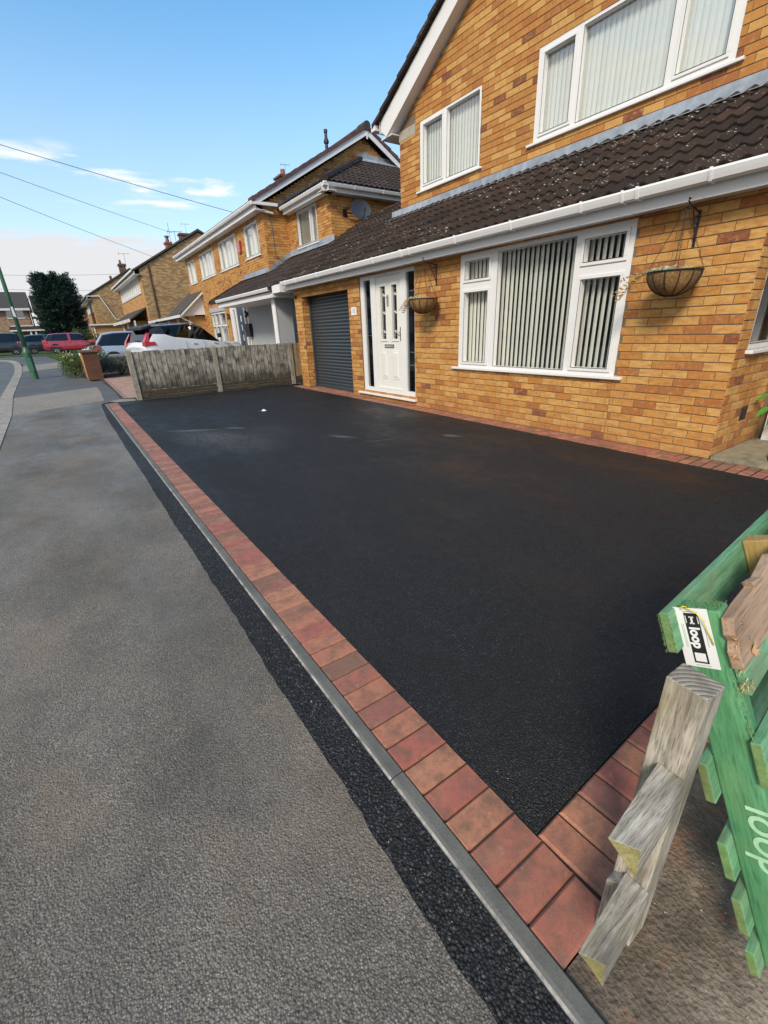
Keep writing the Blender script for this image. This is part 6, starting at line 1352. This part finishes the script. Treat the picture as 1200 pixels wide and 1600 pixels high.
# SUV on the neighbour's drive: nose towards the house
S_ = [(0, .80, .45, .98, 1.00, .70, 0), (.05, .88, .38, 1.05, 1.08, .76, 0), (.14, .91, .34, 1.12, 1.16, .74, 0), (.40, .925, .28, 1.38, 1.56, .66, 1), (.85, .93, .26, 1.36, 1.645, .66, 1), (1.15, .93, .26, 1.27, 1.65, .67, 1), (2.0, .93, .26, 1.18, 1.64, .68, 1), (2.1, .93, .26, 1.17, 1.635, .68, 1), (2.50, .93, .26, 1.13, 1.57, .67, 1), (3.15, .925, .26, 1.04, 1.09, .70, 0), (4.0, .90, .30, .92, 1.02, .70, 0), (4.3, .85, .34, .80, .86, .66, 0), (4.42, .72, .40, .66, .68, .55, 0)]
suv = car('parked_car', 'white family car with black roof and tall red tail lamp behind the fence', 'car_white', (2.08, 17.75, gz(17.5)), math.radians(14), S_, 4.42, 1.86, roofpaint='plastic_black', wheels=(.86, 3.5), wr=.36, pillars=(3, 6), rails='alloy', clad=True)
suv.scale = (.88, .95, 1.04)
def suvpart(name, mb, mat, **k):
    o = mb.build(name, mat, suv, **k); return o
# tall tail lamps, black upper tailgate, spoiler, spaced letters
for s_ in (-1, 1):
    mb = MB()
    mb.hexa([(.00, s_*.70, 1.04), (.0, s_*.90, 1.03), (.42, s_*.942, 1.06), (.40, s_*.90, 1.06), (.02, s_*.70, 1.15), (.03, s_*.88, 1.15), (.40, s_*.925, 1.16), (.38, s_*.88, 1.16)])
    mb.hexa([(.015, s_*.72, 1.15), (.02, s_*.885, 1.15), (.17, s_*.915, 1.16), (.16, s_*.80, 1.16), (.22, s_*.70, 1.42), (.24, s_*.80, 1.42), (.33, s_*.80, 1.42), (.32, s_*.70, 1.42)]); suvpart('tail_light', mb, 'lamp_red', bevel=.012)
mb = MB(); mb.hexa([(.10, -.66, 1.16), (.20, -.60, 1.16), (.20, .60, 1.16), (.10, .66, 1.16), (.33, -.60, 1.54), (.42, -.58, 1.54), (.42, .58, 1.54), (.33, .60, 1.54)]); suvpart('rear_window', mb, 'car_glass', bevel=.01)
mb = MB(); mb.hexa([(.12, -.62, 1.50), (.5, -.62, 1.56), (.5, .62, 1.56), (.12, .62, 1.50), (.13, -.60, 1.58), (.5, -.64, 1.655), (.5, .64, 1.655), (.13, .60, 1.58)]); suvpart('spoiler', mb, 'plastic_black', bevel=.015)
mb = MB(); mb.hexa([(.30, -.60, 1.60), (2.2, -.62, 1.68), (2.2, .62, 1.68), (.30, .60, 1.60), (.32, -.56, 1.612), (2.2, -.58, 1.695), (2.2, .58, 1.695), (.32, .56, 1.612)]); suvpart('roof_panel', mb, 'car_white', bevel=.01)
mb = MB(); mb.prism([(.95, -.02, 1.69), (1.2, -.02, 1.69), (1.05, -.02, 1.77)], (0, .04, 0)); suvpart('shark_fin', mb, 'plastic_black')
mb = MB(); mb.tube([(.10, .05, 1.21), (.085, -.12, 1.19), (.10, -.30, 1.21)], .012, 5); suvpart('rear_wiper', mb, 'plastic_black')
for ch_, yv in zip('VOLVO', (.40, .22, .04, -.14, -.32)):
    o = text(ch_, .085, (-.006, yv, .95), Matrix(((0, 0, -1), (-1, 0, 0), (0, 1, 0))).to_euler(), 'chrome', None, 'tailgate_letter', .004); o.parent = suv
mb = MB(); mb.box(-.03, .05, -.80, .80, .42, .62); suvpart('bumper', mb, 'plastic_black', bevel=.03)
mb = MB(); mb.box(-.012, .02, -.27, .27, .70, .81); suvpart('number_plate', mb, 'plate_yellow')
# silver hatchback, nose to the house
car('parked_car', 'pale silver hatchback behind the shrubs, left of the white family car', 'car_palesilver', (1.14, 24.3, gz(24.3)), math.radians(2), hatch(4.0, 1.72, 1.52, belt=.95), 4.0, 1.72, wheels=(.72, 3.15), tail=(0.02, .30, .62, .78, 1.0), rails=False, pillars=(5,))
# white car facing the street, its bonnet shows
car('parked_car', 'white car facing the street, only its bonnet and headlight showing above the brick pier', 'car_white', (4.9, 27.6, gz(27)), math.radians(180), hatch(4.2, 1.76, 1.45, belt=.93), 4.2, 1.76, wheels=(.75, 3.3), head=(3.75, 4.08, .45, .62, .76))
# the red car side-on
car('parked_car', 'bright red hatchback parked side-on beyond the grass verge, in front of the dark conifer', 'car_red', (-1.02, 46.9, .46), 0, hatch(4.25, 1.78, 1.52, belt=.95), 4.25, 1.78, wheels=(.80, 3.35), wr=.33, tail=(0.01, .32, .60, .80, 1.05), pillars=(5,))
car('parked_car', 'dark grey hatchback just left of the red car, half hidden by the green lamp post', 'car_dark', (-2.72, 49.4, .46), math.radians(12), hatch(4.1, 1.76, 1.50, belt=.95), 4.1, 1.76, wheels=(.78, 3.25), wr=.33, tail=(0.01, .34, .58, .82, 1.05), pillars=(5,))
car('parked_van', 'black people carrier with silver front, farther left behind the green lamp post', 'car_black', (-2.35, 51.0, .46), math.radians(186), hatch(4.3, 1.80, 1.72, belt=1.0, rear=.3), 4.3, 1.80, wheels=(.8, 3.4), wr=.32, head=(3.9, 4.2, .45, .62, .80), pillars=(5,))
car('parked_car', 'silver hatchback at the far left edge with pale headlamps', 'car_silver', (-4.2, 48.6, .46), math.radians(196), hatch(3.9, 1.70, 1.48, belt=.92), 3.9, 1.70, wheels=(.72, 3.1), wr=.30, head=(3.45, 3.8, .42, .60, .78), pillars=(5,))
# loose chippings along the joints and edges
rr = random.Random(21); mb = MB()
def chip(x, y, z, s_, t_):
    q = [Vector((rr.gauss(0, 1), rr.gauss(0, 1), rr.gauss(0, .7))).normalized()*s_*rr.uniform(.7, 1.2) for _ in range(4)]; c_ = Vector((x, y, z+s_*.35)); mb.add([c_+a for a in q], [(0, 1, 2), (0, 3, 1), (1, 3, 2), (2, 3, 0)], 0, t_)
for k in range(420):
    y_ = 11.5*rr.random()**1.6-.2; chip(rr.gauss(.43, .05), y_, .002, rr.uniform(.0015, .0042), rr.random())
for k in range(160): y_ = .5+8*rr.random(); chip(.80+abs(rr.gauss(0, .05)), y_, .003, rr.uniform(.0015, .0035), rr.random())
for k in range(260): chip(rr.uniform(.62, 1.15), rr.uniform(-.3, .22), -.008, rr.uniform(.0015, .0045), rr.random())
for k in range(220): chip(rr.uniform(-.9, .4), 8*rr.random()**1.5+.3, .002, rr.uniform(.0015, .0035), rr.random())
o = mb.build('loose_chippings', 'grit'); tag(o, 'loose grit and chippings scattered along the tarmac joints and kerb', 'grit'); o['kind'] = 'stuff'
